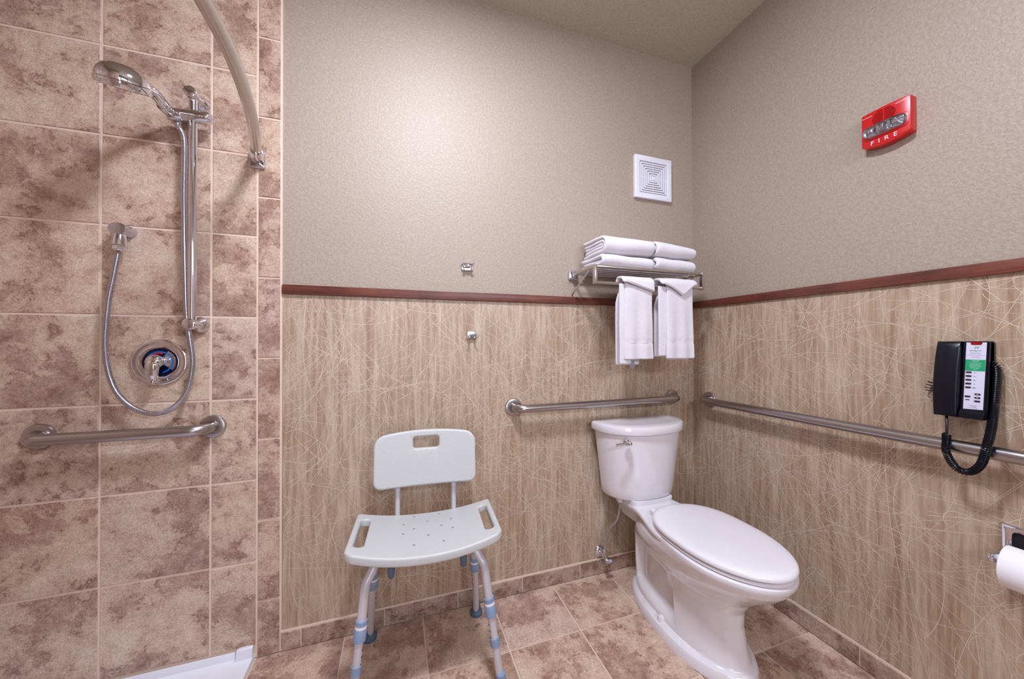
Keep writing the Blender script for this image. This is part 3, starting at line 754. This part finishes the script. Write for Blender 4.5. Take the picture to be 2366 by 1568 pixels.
for l in lerp_levels(body, 46):
    s = egg(*l)
    for p in s:
        x, d, z = p
        rec = sstep(.06, .10, z)*(1-sstep(.22, .33, z))*sstep(.165, .20, d)*(1-sstep(.425, .437, d + .15*(z-.12)))
        p[0] = x - math.copysign(.036*rec, x) if abs(x) > .04 else x
    sec.append(s)
sec += [egg(.412, .225, .803, .1835, .565), egg(.418, .228, .802, .182, .565), egg(.4215, .236, .795, .174, .565)]
rings(bm, [[P_(*p) for p in s] for s in sec])
# rear deck that carries the tank
def deck(z, k, i):
    hwd = lambda d: (.114 + .060*sstep(.19, .44, d) - i)*k
    D_ = lins(.06+i, .45, 26)
    return [P_(-hwd(d), d, z) for d in D_] + [P_(hwd(d), d, z) for d in D_[::-1]]
m = bmesh.new()
rings(m, [deck(.325, .70, .012), deck(.355, .80, .008), deck(.385, .92, .003), deck(.402, .985, 0), deck(.412, 1, 0), deck(.4185, .995, .001), deck(.4225, .98, .004), deck(.4235, .95, .010)]); merge(bm, m)
m = bmesh.new(); rings(m, [[P_(x, d, .418) for x, d in rrect(-.112, .06, .112, .222, .03)], [P_(x, d, .441) for x, d in rrect(-.112, .06, .112, .222, .03)]]); merge(bm, m)
to_obj('bowl', bm, 'porcelain', tl)
for s in (-1, 1):
    bm = bmesh.new(); lathe(bm, [(.0165, 0), (.0165, .012), (.013, .022), (.006, .026), (.001, .0265)], P_(s*.115, .385, .034), (0, 0, 1), 20); to_obj('bolt_cap', bm, 'porcelain', tl)
def dsec(z, hw_, db, df, r=.02, ex=2.25):
    out = []; d1 = db+.03
    for k in range(49):
        a = PI*k/48; c, s = math.cos(a), math.sin(a)
        out.append(P_(hw_*math.copysign(abs(c)**(2/ex), c), d1+(df-d1)*abs(s)**(2/ex), z))
    for k in range(1, 7):
        a = PI/2*k/6; out.append(P_(-hw_+r-r*math.cos(a), db+r-r*math.sin(a), z))
    for k in range(0, 6):
        a = PI/2*k/6; out.append(P_(hw_-r+r*math.sin(a), db+r-r*math.cos(a), z))
    return out
bm = bmesh.new()
rings(bm, [dsec(.436, .160, .065, .190), dsec(.440, .178, .05, .211), dsec(.452, .1855, .045, .219)] + [dsec(.452+(.757-.452)*k/10, .1855+(.223-.1855)*k/10, .045, .219+(.246-.219)*k/10) for k in range(1, 11)])
to_obj('tank', bm, 'porcelain', tl)
bm = bmesh.new()
rings(bm, [dsec(.752, .228, .045, .250), dsec(.7535, .2355, .04, .2585), dsec(.758, .238, .038, .261), dsec(.780, .238, .038, .261), dsec(.787, .2355, .041, .2585), dsec(.790, .229, .046, .251), dsec(.7905, .18, .08, .20)])
to_obj('tank_lid', bm, 'porcelain', tl)
bm = bmesh.new(); lc = bwp(1452, 1023, .243)
lathe(bm, [(.0155, -.012), (.0155, 0), (.014, .006), (.0095, .012), (.0095, .02), (.004, .024)], lc + Vector((0, .004, 0)), (-.1, -1, 0), 22)
l2 = lc + Vector((-.004, -.014, 0))
tube(bm, catmull([l2, l2+Vector((-.022, -.004, .004)), l2+Vector((-.048, -.004, .001)), l2+Vector((-.068, -.002, .001))], 6), lambda q: .0062+.0015*q, 14, flat=.75); to_obj('flush_lever', bm, 'chrome', tl)
# seat and lid
def seat_out(dr, df, hw_, dc_, z, n=NS): return [P_(p[0], p[1], z) for p in egg(z, dr, df, hw_, dc_, .62, .98, 1)]
bm = bmesh.new()
rings(bm, [seat_out(.304, .794, .170, .55, .4225), seat_out(.302, .799, .1755, .55, .426), seat_out(.302, .799, .1755, .55, .434), seat_out(.306, .790, .167, .55, .4375)])
to_obj('seat', bm, 'seatp', tl)
bm = bmesh.new()
ls = []
for z, i in ((.4405, .004), (.4425, .0), (.447, -.001), (.454, .001), (.4585, .006), (.4615, .016), (.463, .035), (.4638, .07), (.464, .12)):
    ls.append(seat_out(.302+i, .804-i, .1795-i, .55, z))
rings(bm, ls); to_obj('lid', bm, 'seatp', tl)
for s in (-1, 1):
    bm = bmesh.new(); lathe(bm, [(.010, -.018), (.012, -.015), (.012, .015), (.010, .018)], P_(s*.072, .300, .434), (1, 0, 0), 16)
    box(bm, P_(s*.072-.012, .31, .422), P_(s*.072+.012, .285, .430)); to_obj('hinge', bm, 'seatp', tl)

# shut-off valve and supply hose
vp = bwp(1384, 1271)
t = thing('supply_valve', (vp.x, -.003, vp.z), 'chrome shut-off valve and hose feeding the toilet tank', 'water valve')
bm = bmesh.new(); lathe(bm, [(.030, 0), (.030, .003), (.026, .009), (.016, .013), (.009, .014)], (vp.x, -.0025, vp.z), (0, -1, 0), 28); to_obj('escutcheon', bm, 'chrome', t)
bm = bmesh.new(); lathe(bm, [(.0075, .01), (.0075, .035), (.0105, .037), (.0105, .062), (.007, .064), (.006, .075)], (vp.x, -.0025, vp.z), (0, -1, 0), 16)
lathe(bm, [(.0075, 0), (.0075, .016), (.009, .017), (.009, .028), (.006, .03)], (vp.x, -.052, vp.z+.004), (0, 0, 1), 12); to_obj('valve_body', bm, 'chrome', t)
bm = bmesh.new()
hsec = []
for h, s in ((.072, .8), (.074, 1), (.084, 1), (.087, .85)): hsec.append([(vp.x+.0205*s*math.cos(2*PI*k/24), -.0025-h, vp.z-.003+.0125*s*math.sin(2*PI*k/24)) for k in range(24)])
rings(bm, hsec); to_obj('handle', bm, 'chrome_d', t)
tb = P_(-.125, .125, .437)
bm = bmesh.new(); tube(bm, catmull([(vp.x, -.052, vp.z+.032), (vp.x+.001, -.053, vp.z+.06), (vp.x+.012, -.07, vp.z+.14), (tb.x-.008, -.11, tb.z-.12), (tb.x, -.124, tb.z-.04), (tb.x, -.125, tb.z-.012)], 8), .0052, 12); to_obj('hose', bm, 'hosepl', t)
bm = bmesh.new(); lathe(bm, [(.007, -.028), (.0135, -.024), (.0135, -.005), (.011, -.001)], tb, (0, 0, 1), 12); to_obj('tank_nut', bm, 'white', t)

# ================================================================== shower chair
ANG = math.radians(-3.6); CC = Vector((-1.497, -.232, 0))
CM = Matrix.Translation(CC) @ Matrix.Rotation(ANG, 4, 'Z')
ch = thing('shower_chair', CC, 'pale grey plastic shower chair with backrest and adjustable aluminium legs', 'chair')
SW, SD = .2555, .128
ol = []
for k in range(0, 13):
    x = -SW+.022 + (2*SW-.044)*k/12; ol.append((x, -SD-.012 - .030*(1-(x/SW)**2)))
def corner(cx, cy, r, a0): return [(cx+r*math.cos(math.radians(a0+15*k)), cy+r*math.sin(math.radians(a0+15*k))) for k in range(7)]
outl = corner(-SW+.022, SD-.014, .014, 90)[:: 1]
poly = []
front = ol
poly += front
poly += [(SW-.010, -SD-.008), (SW-.001, -SD+.002), (SW, -SD+.014)]
poly += corner(SW-.016, SD-.016, .016, 0)
poly += [(x, SD-.004*(1-(x/SW)**2)) for x in lins(SW-.04, -SW+.04, 10)]
poly += corner(-SW+.016, SD-.016, .016, 90)
poly += [(-SW, -SD+.014), (-SW+.001, -SD+.002), (-SW+.010, -SD-.008)]
slots = [rrect(-SW+.020, -.094, -SW+.052, .085, .014), rrect(SW-.052, -.094, SW-.020, .085, .014)]
hl = []
inv = CM.inverted()
for hx, hy in ((-1.5378, -.1053), (-1.4406, -.1138), (-1.4907, -.1558), (-1.4032, -.1696), (-1.5778, -.1581), (-1.4427, -.2042), (-1.5417, -.1967), (-1.406, -.2362), (-1.5806, -.2233), (-1.4946, -.2542), (-1.4476, -.3091), (-1.5461, -.3019)):
    q = inv @ Vector((hx, hy-.025, 0)); hl.append(q)
m = plate(poly, slots, .030, .007, None, 3)
slice_bm(m, 0, lins(-SW+.01, SW-.01, 26)); slice_bm(m, 1, lins(-SD, SD, 6))
for v in m.verts: v.co.z += .4825 + .0275*(abs(v.co.x)/SW)**2.2 - .004
ct = bmesh.new()
for q in hl: lathe(ct, [(.0046, .40), (.0046, .56)], (q.x, q.y, 0), (0, 0, 1), 12)
m = cut(m, ct); m.transform(CM); bm = bmesh.new(); merge(bm, m); to_obj('seat', bm, 'chair', ch)
# backrest
bp = []
for x in lins(-.172, .172, 14): bp.append((x, .105-.024*(abs(x)/.172)**2.4))
bo = [(.1925, .05), (.191, .068), (.183, .076)]
hwb = .196
def bcorner(cx, cy, r, a0): return [(cx+r*math.cos(math.radians(a0+15*k)), cy+r*math.sin(math.radians(a0+15*k))) for k in range(7)]
bpoly = bcorner(hwb-.046, .050, .046, 0) + [(x, .107-.0095*(abs(x)/.145)**2) for x in lins(.138, -.138, 12)] + bcorner(-hwb+.046, .050, .046, 90) + bcorner(-hwb+.030, -.077, .030, 180) + bcorner(hwb-.030, -.077, .030, 270)
m = plate(bpoly, [rrect(-.050, .036, .050, .080, .010)], .028, .008, None, 3)
slice_bm(m, 0, lins(-.18, .18, 16))
for v in m.verts: v.co.z += .020*(v.co.x/hwb)**2
MB_ = CM @ Matrix.Translation((.0, .124, .7185)) @ Matrix.Rotation(math.radians(8), 4, 'X').inverted() @ MBW
m.transform(MB_); bm = bmesh.new(); merge(bm, m); to_obj('backrest', bm, 'chair', ch)
for s in (-1, 1):
    x = s*.1095; bm = bmesh.new()
    tube(bm, [CM @ Vector(p) for p in catmull([(x, .02, .462), (x, .09, .462), (x, .118, .472), (x, .122, .50), (x, .124, .56), (x, .134, .70)], 6)], .0100, 14); bt = to_obj('back_post', bm, 'alu', ch)
    bm = bmesh.new(); lathe(bm, [(.0096, -.02), (.0112, -.018), (.0112, .018), (.0096, .02)], CM @ Vector((x, .1265, .606)), (0, .13, 1), 16); to_obj('sleeve', bm, 'alu', bt)
def leg(fx, fy, tx, ty, back):
    # foot on the floor, tube rising to a bend under the seat
    F_ = inv @ Vector((fx, fy, 0)); Tp = Vector((tx, ty, .452)); ctr = Vector((tx*.45, ty*.5, .4535))
    kn = F_.lerp(Vector((tx*1.12, ty*1.12, .452)), .86); up = (kn-F_).normalized()
    def A(q): return CM @ q
    P1 = F_ + up*.27
    bm = bmesh.new(); tube(bm, [A(p) for p in catmull([P1, F_.lerp(kn, .84), kn, kn+up*.022+Vector((-tx*.05, -ty*.05, 0)), Vector((tx*.95, ty*.95, .447)), Vector((tx*.74, ty*.76, .4555)), ctr], 8)], .0148, 16); lg = to_obj('leg', bm, 'alu', ch)
    bm = bmesh.new(); tube(bm, [A(F_+up*.02), A(F_+up*.15), A(P1+up*.004)], .0132, 16); to_obj('extension_tube', bm, 'alu', lg)
    ax = (A(F_+up)-A(F_)).normalized()
    bm = bmesh.new(); lathe(bm, [(.0145, -.038), (.0192, -.037), (.0196, -.004), (.0178, -.001)], A(P1), ax, 24); to_obj('lower_collar', bm, 'bluegrey', lg)
    bm = bmesh.new(); lathe(bm, [(.0155, -.001), (.0188, 0), (.0188, .008), (.0160, .009)], A(P1), ax, 24); to_obj('white_ring', bm, 'white', lg)
    bm = bmesh.new(); lathe(bm, [(.0155, .009), (.0186, .0095), (.0186, .022), (.0155, .024)], A(P1), ax, 24); to_obj('upper_collar', bm, 'bluegrey', lg)
    bm = bmesh.new(); lathe(bm, [(.0136, 0), (.0162, .001), (.0164, .027), (.0136, .028)], A(F_+up*.135) , ax, 20); 
    if not back: to_obj('tube_ring', bm, 'bluegrey', lg)
    else: bm.free()
    bm = bmesh.new(); g = A(F_); lathe(bm, [(.026, 0), (.0265, .004), (.0265, .012), (.021, .016), (.0205, .020), (.0185, .022), (.0172, .052), (.0135, .054)], g, (0, 0, 1) if back else (ax.x*.4, ax.y*.4, 1), 28); to_obj('rubber_foot', bm, 'darkblue' if back else 'bluegrey', lg)
    bm = bmesh.new()
    side = (CM.to_3x3() @ Vector((-1 if fx < CC.x else 1, 0, 0)))
    toward = (Vector((CAM.x, CAM.y, 0)) - Vector((g.x, g.y, 0))).normalized() * .3 - side*.95
    toward = (toward - ax*toward.dot(ax)).normalized()
    for k in range(5):
        c = A(F_+up*(.165+.021*k)) + toward*.0124; lathe(bm, [(.003, 0), (.003, .0012), (.0005, .0013)], c, toward, 10)
    to_obj('adjustment_holes', bm, 'blackd', lg)
leg(-1.738, -.365, -.168, -.085, False); leg(-1.262, -.408, .168, -.085, False)
leg(-1.7035, -.052, -.165, .075, True); leg(-1.274, -.062, .165, .075, True)
for q in (bwp(904, 1324, .33), bwp(1071, 1297, .345)):
    bm = bmesh.new(); lathe(bm, [(.011, -.012), (.0115, 0), (.010, .022), (.007, .027), (.001, .028)], (q.x, q.y, q.z+.012), (0, 0, -1), 16); to_obj('seat_bolt', bm, 'darkblue', ch)

# ================================================================== fire alarm
al = thing('fire_alarm', (0, -.837, 1.85), 'red wall fire alarm with clear strobe lens and white FIRE lettering', 'fire alarm')
u0, u1, v0, v1 = .7755, .8985, 1.8605, 1.9735
poly = [(u0, v1-.002), (u0+.002, v1)] + [(u0+(u1-u0)*q, v1+.003*math.sin(PI*q)) for q in lins(.1, .9, 8)] + [(u1-.002, v1), (u1, v1-.002), (u1, v0+.002)] + [(u1+(u0-u1)*q, v0-.0135*math.sin(PI*q)**.8) for q in lins(.03, .97, 16)] + [(u0, v0+.002)]
sl = []
for k in range(8):
    v = 1.9665-.0054*k; half = .030*math.sqrt(max(1-((v-1.9435)/.028)**2, .02)) if True else 0
    um = .8335
    for a_, b_ in ((um-half, um-.0012), (um+.0012, um+half)):
        if b_-a_ > .003: sl.append(rrect(a_, v-.0013, b_, v+.0013, .0011, 2))
m = plate(poly, [], .034, .0016, None, 1); m.transform(Matrix.Translation((0, 0, .0175))); ct = bmesh.new()
for p in sl: rings(ct, [[(x, y, .020) for x, y in p], [(x, y, .05) for x, y in p]])
bm = bmesh.new(); m = cut(m, ct); m.transform(MRW); merge(bm, m); bd = to_obj('housing', bm, 'red', al)
uc, vc = (u0+u1)/2, 1.9035
bm = bmesh.new(); m = plate(rrect(u0+.003, vc-.0265, u1-.003, vc+.0225, .016), [], .0024, .001, None, 1); m.transform(Matrix.Translation((0, 0, .0352))); m.transform(MRW); merge(bm, m); to_obj('strobe_bezel', bm, 'red', al)
def cap(n, a, b, bm, wmax, sh=1.0):
    secs = []
    for k in range(n+1):
        th = PI/2*k/n; s = math.cos(th)**.6 if k < n else .02; w_ = .037+wmax*math.sin(th)
        secs.append([RW(uc-.0005+(x)*(.35+.65*s)*sh, vc+y*s*sh, w_) for x, y in rrect(-a, -b, a, b, b*.8, 6)])
    rings(bm, secs)
bm = bmesh.new(); cap(7, .0545, .0185, bm, .024); to_obj('strobe_lens', bm, 'lens', al)
bm = bmesh.new()
for x0, x1, zz in ((-.044, -.016, .012), (-.012, .012, .016), (.016, .046, .012)):
    c = uc+(x0+x1)/2
    secs = [[RW(c+x*(x1-x0)/.04, vc+y, w_) for x, y in rrect(-.018*s, -.012*s, .018*s, .012*s, .004*s, 3)] for s, w_ in ((1, .0385), (.7, .0385+zz*.5), (.45, .0385+zz*.85), (.2, .0385+zz*.9))]
    rings(bm, secs)
m = plate(rrect(uc-.051, vc-.016, uc+.050, vc+.016, .013), [], .002, .0004, None, 1); m.transform(Matrix.Translation((0, 0, .0378))); m.transform(MRW); merge(bm, m)
to_obj('reflector', bm, 'chrome_d', al, False)
bm = bmesh.new(); m = text_bm('F  I  R  E', .0195); m.transform(MRW @ Matrix.Translation((.8335, 1.8650, .0352))); merge(bm, m); to_obj('lettering', bm, 'wink', al, False)
rr_ = random.Random(4)
for ua, ub, v in ((.7785, .803, 1.9615), (.863, .894, 1.9645)):
    u = ua; bm = bmesh.new()
    while u < ub:
        wdt = rr_.uniform(.0006, .0016); box(bm, RW(u, v-.0007, .0344), RW(u+wdt, v+.0007, .0352)); u += wdt+.0004
    to_obj('small_print', bm, 'wink', al, False)

# ================================================================== telephone
ph = thing('telephone', (-.02, -1.0, .96), 'black wall telephone with white label and coiled cord above the grab bar', 'telephone')
PV0, PV1 = .960, 1.1785
def wface(v): return .062 + (.036-.062)*(v-PV0)/(PV1-PV0)
def wedge(u0, u1, v0, v1, back, extra, bev=.003, taper=0):
    m = bmesh.new(); vs = []
    for v, w_ in ((v0, back), (v0, None), (v1, None), (v1, back)):
        for u in (u0, u1):
            vs.append(m.verts.new(RW(u, v, w_ if w_ is not None else wface(v)+extra)))
    q = [(0, 1, 3, 2), (2, 3, 5, 4), (4, 5, 7, 6), (6, 7, 1, 0), (0, 2, 4, 6), (1, 7, 5, 3)]
    for f in q: m.faces.new([vs[i] for i in f])
    if bev: bmesh.ops.bevel(m, geom=m.edges[:], offset=bev, segments=2, affect='EDGES')
    return m
bm = bmesh.new(); merge(bm, wedge(.956, 1.050, PV0, PV1, .0026, -.006)); merge(bm, wedge(1.0035, 1.050, PV0, PV1, .01, 0, .0025)); pb = to_obj('body', bm, 'black', ph)
# handset: long slab with gently bowed front
bm = bmesh.new(); secs = []
for k in range(25):
    q = k/24; v = PV0-.001+(PV1+.001-PV0)*q; bow = .010*math.sin(PI*q)**.7
    e = min(q, 1-q); f = 1 if e > .03 else .9+.1*e/.03
    wf = (wface(v)+.004+bow)
    ux = .0015*math.sin(PI*q)
    prof = [(.952-ux, .022), (.952-ux, wf-.006), (.9545-ux, wf-.0015), (.958, wf*f), (.995, wf*f), (.9985, wf-.0018), (1.0005+ux, wf-.007), (1.0005, .022)]
    secs.append([RW(u, v, w_) for u, w_ in prof])
rings(bm, secs); hsx = to_obj('handset', bm, 'black', ph)
def face_plate(u0, u1, v0, v1, lift, thick=.0006, holes=(), poly=None):
    m = bmesh.new(); pts = poly or [(u0, v0), (u1, v0), (u1, v1), (u0, v1)]
    lo = [m.verts.new(RW(u, v, wface(v)+lift)) for u, v in pts]; hi = [m.verts.new(RW(u, v, wface(v)+lift+thick)) for u, v in pts]
    m.faces.new(hi); m.faces.new(lo[::-1]); n = len(pts)
    for i in range(n): m.faces.new((lo[i], lo[(i+1) % n], hi[(i+1) % n], hi[i]))
    return m
LU0, LU1 = 1.0090, 1.0445
bm = bmesh.new(); merge(bm, face_plate(0, 0, 0, 0, 0, .0006, (), [(LU0, .986), (LU1, .988), (LU1+.001, 1.1755), (LU1-.006, 1.1755), (LU1-.0085, 1.1685), (LU0+.0095, 1.1685), (LU0+.007, 1.1755), (LU0, 1.1755)])); lb = to_obj('label', bm, 'label', ph, False)
bm = bmesh.new(); merge(bm, face_plate(0, 0, 0, 0, 0, .0022, (), [(LU0+.0075, 1.1765), (LU1-.0065, 1.1765), (LU1-.0088, 1.1692), (LU0+.0098, 1.1692)])); to_obj('message_lamp', bm, 'redlamp', ph, False)
bm = bmesh.new(); merge(bm, face_plate(LU0, LU1+.0004, 1.0945, 1.1265, .0006, .0003)); to_obj('green_panel', bm, 'green', lb, False)
tilt = math.atan2(.026, PV1-PV0)
def print_at(s, size, u, v, lift=.0010, shear=0):
    m = text_bm(s, size, shear, .0001); m.transform(MRW @ Matrix.Translation((u, v, wface(v)+lift)) @ Matrix.Rotation(-tilt, 4, 'X')); return m
bm = bmesh.new(); merge(bm, print_at('H', .0105, 1.0268, 1.1605, .0010, .45)); to_obj('logo', bm, 'green', lb, False)
bm = bmesh.new(); merge(bm, print_at('Holiday Inn', .0046, 1.0265, 1.1520)); to_obj('logo_name', bm, 'green', lb, False)
rr_ = random.Random(9)
def streaks(bm, u0, u1, v, h, lift):
    u = u0
    while u < u1:
        wd = rr_.uniform(.0006, .0022); merge(bm, face_plate(u, min(u+wd, u1), v-h/2, v+h/2, lift, .0002)); u += wd+.0005
for v, a_, b_ in ((1.1465, 1.018, 1.036), (1.1428, 1.017, 1.037), (1.1390, 1.0115, 1.0425), (1.1352, 1.020, 1.034), (1.1316, 1.018, 1.0355), (.9975, 1.018, 1.035), (.9905, 1.019, 1.035)): bm = bmesh.new(); streaks(bm, a_, b_, v, .0009, .0006); to_obj('small_print', bm, 'ink', lb, False)
bm = bmesh.new()
for v, a_, b_ in ((1.1240, 1.0195, 1.0345), (1.1205, 1.022, 1.0325), (1.1165, 1.016, 1.0385), (1.1130, 1.0185, 1.0365), (1.1095, 1.016, 1.0385), (1.1060, 1.0175, 1.037), (1.1025, 1.019, 1.0345), (1.0985, 1.0245, 1.031)): streaks(bm, a_, b_, v, .0012, .0009)
to_obj('panel_print', bm, 'pale', lb, False)
bm = bmesh.new(); merge(bm, print_at('1 4 0', .0048, 1.0275, .9940)); to_obj('room_number', bm, 'ink', lb, False)
def button(u, v, wd=.0105, h=.0042):
    bm = bmesh.new(); p = rrect(u-wd/2, v-h/2, u+wd/2, v+h/2, h*.4, 3); merge(bm, face_plate(0, 0, 0, 0, .0004, .0018, (), p)); return to_obj('button', bm, 'blackd', ph)
for k in range(5): button(1.0163, 1.0905-.0107*k)
button(1.0163, 1.0220); button(1.0163, 1.0130, .008, .0014)
for k in range(3): button(1.0340, 1.0300-.0097*k)
bm = bmesh.new()
for k, (h, wd) in enumerate(((.0016, .0042), (.002, .004), (.0026, .0034), (.0022, .0022), (.003, .0054))): streaks(bm, 1.0272-wd/2, 1.0272+wd/2, 1.0897-.0107*k, h, .0006)
to_obj('button_symbols', bm, 'green', lb, False)
bm = bmesh.new()
for k in range(2): streaks(bm, 1.0326, 1.0354, 1.0300-.0097*k, .0012, .0023)
to_obj('button_marks', bm, 'wink', ph, False)
bm = bmesh.new(); lp_ = [(.9862, .0008), (.9752, .0105), (.9610, .0100), (.9610, -.004), (.9862, -.004)]
rings(bm, [[RW(u, v, wface(v)+d) for v, d in lp_] for u in (1.0045, 1.0490)]); bmesh.ops.bevel(bm, geom=bm.edges[:], offset=.0008, segments=2, affect='EDGES'); to_obj('ledge', bm, 'black', ph)
# coiled cord
cp = [tuple(rwp(2187, 1003, .07)), tuple(rwp(2187, 1020, .085)), tuple(rwp(2187, 1046, .098)), tuple(rwp(2209, 1080, .09)), tuple(rwp(2240, 1090, .088)), tuple(rwp(2267, 1072, .094)), tuple(rwp(2279, 1034, .098)), tuple(rwp(2289, 998, .07)), tuple(rwp(2296, 950, .034)), tuple(rwp(2301, 900, .022)), tuple(rwp(2303, 865, .018)), tuple(rwp(2299, 845, .018)), tuple(rwp(2284, 838, .016))]
cpath = catmull(cp, 40); lc_ = [0]
for a_, b_ in zip(cpath, cpath[1:]): lc_.append(lc_[-1]+(b_-a_).length)
turns = lc_[-1]/.0049; hp_ = []
for (p, a_, b_), s in zip(frames(cpath), lc_): hp_.append((p, a_, b_, s))
def coil(hp_, turns, rad, seg=11):
    out = []; total = hp_[-1][3]; n = int(turns*seg); j = 0
    for i in range(n+1):
        s = total*i/n
        while j < len(hp_)-2 and hp_[j+1][3] < s: j += 1
        q = (s-hp_[j][3])/max(hp_[j+1][3]-hp_[j][3], 1e-9)
        p = hp_[j][0].lerp(hp_[j+1][0], q); a_ = hp_[j][1].lerp(hp_[j+1][1], q); b_ = hp_[j][2].lerp(hp_[j+1][2], q)
        th = 2*PI*turns*i/n; out.append(p + a_*math.cos(th)*rad + b_*math.sin(th)*rad)
    return out
bm = bmesh.new(); tube(bm, [tuple(rwp(2187, 958, .045)), tuple(rwp(2188, 975, .056)), tuple(rwp(2188, 990, .064)), cp[0]], .0030, 8)
tube(bm, coil(hp_, turns, .0076), .0021, 6)
lcp = catmull([RW(.937, 1.052, .022), RW(.932, 1.040, .022), RW(.929, 1.026, .022)], 8); ll = [0]
for a_, b_ in zip(lcp, lcp[1:]): ll.append(ll[-1]+(b_-a_).length)
tube(bm, coil([(p, a_, b_, s) for (p, a_, b_), s in zip(frames(lcp), ll)], 3.2, .0105, 16), .0014, 6)
to_obj('coiled_cord', bm, 'black', ph)

# ================================================================== toilet paper holder and roll
t = thing('toilet_paper_holder', (0, -1.13, .52), 'chrome recessed toilet paper holder below the long grab bar', 'paper holder')
tu0, tu1, tv0, tv1 = 1.0585, 1.2165, .521, .6775
bm = bmesh.new(); m = plate(rrect(tu0, tv0, tu1, tv1, .003), [rrect(tu0+.017, tv0+.017, tu1-.017, tv1-.017, .01)], .008, .002, None, 1); m.transform(Matrix.Translation((0, 0, .0066))); m.transform(MRW); merge(bm, m); to_obj('face_frame', bm, 'chrome', t)
bm = bmesh.new(); box(bm, RW(tu0+.012, tv0+.012, .0026), RW(tu1-.012, tv1-.012, .0032)); to_obj('recess', bm, 'blackd', t, False)
rc_u, rc_v, rc_w = 1.1375, .600, .074
for u in (1.0655, 1.2095):
    bm = bmesh.new(); m = plate(rrect(0, -.012, .088, .012, .008), [], .010, .002, None, 1)
    m.transform(Matrix(((0, 0, -0, 0), (0, 0, 0, 0), (0, 0, 0, 0), (0, 0, 0, 1))) if False else Matrix(((-1, 0, 0, -.006), (0, 0, 1, -u), (0, 1, 0, rc_v), (0, 0, 0, 1)))); merge(bm, m)
    arm = to_obj('arm', bm, 'chrome', t)
bm = bmesh.new(); tube(bm, [RW(1.066, rc_v, rc_w), RW(1.137, rc_v, rc_w), RW(1.209, rc_v, rc_w)], .009, 16); to_obj('spindle', bm, 'white', t)
bm = bmesh.new(); L0, L1 = 1.0845, 1.1905; rl = thing('toilet_paper_roll', RW(rc_u, rc_v-.05, rc_w), 'white toilet paper roll in the chrome holder', 'toilet paper')
lathe(bm, [(.0195, 0), (.050, 0), (.0525, .001), (.0528, .004), (.0528, .102), (.0525, .105), (.050, .106), (.0195, .106)], RW(L0, rc_v-.012, rc_w+.002), (0, -1, 0), 48); to_obj('paper_body', bm, 'paperw', rl)
bm = bmesh.new(); lathe(bm, [(.0205, .001), (.0205, .105), (.0190, .105), (.0190, .001)], RW(L0, rc_v-.012, rc_w+.002), (0, -1, 0), 32); to_obj('core', bm, 'paperw', rl)
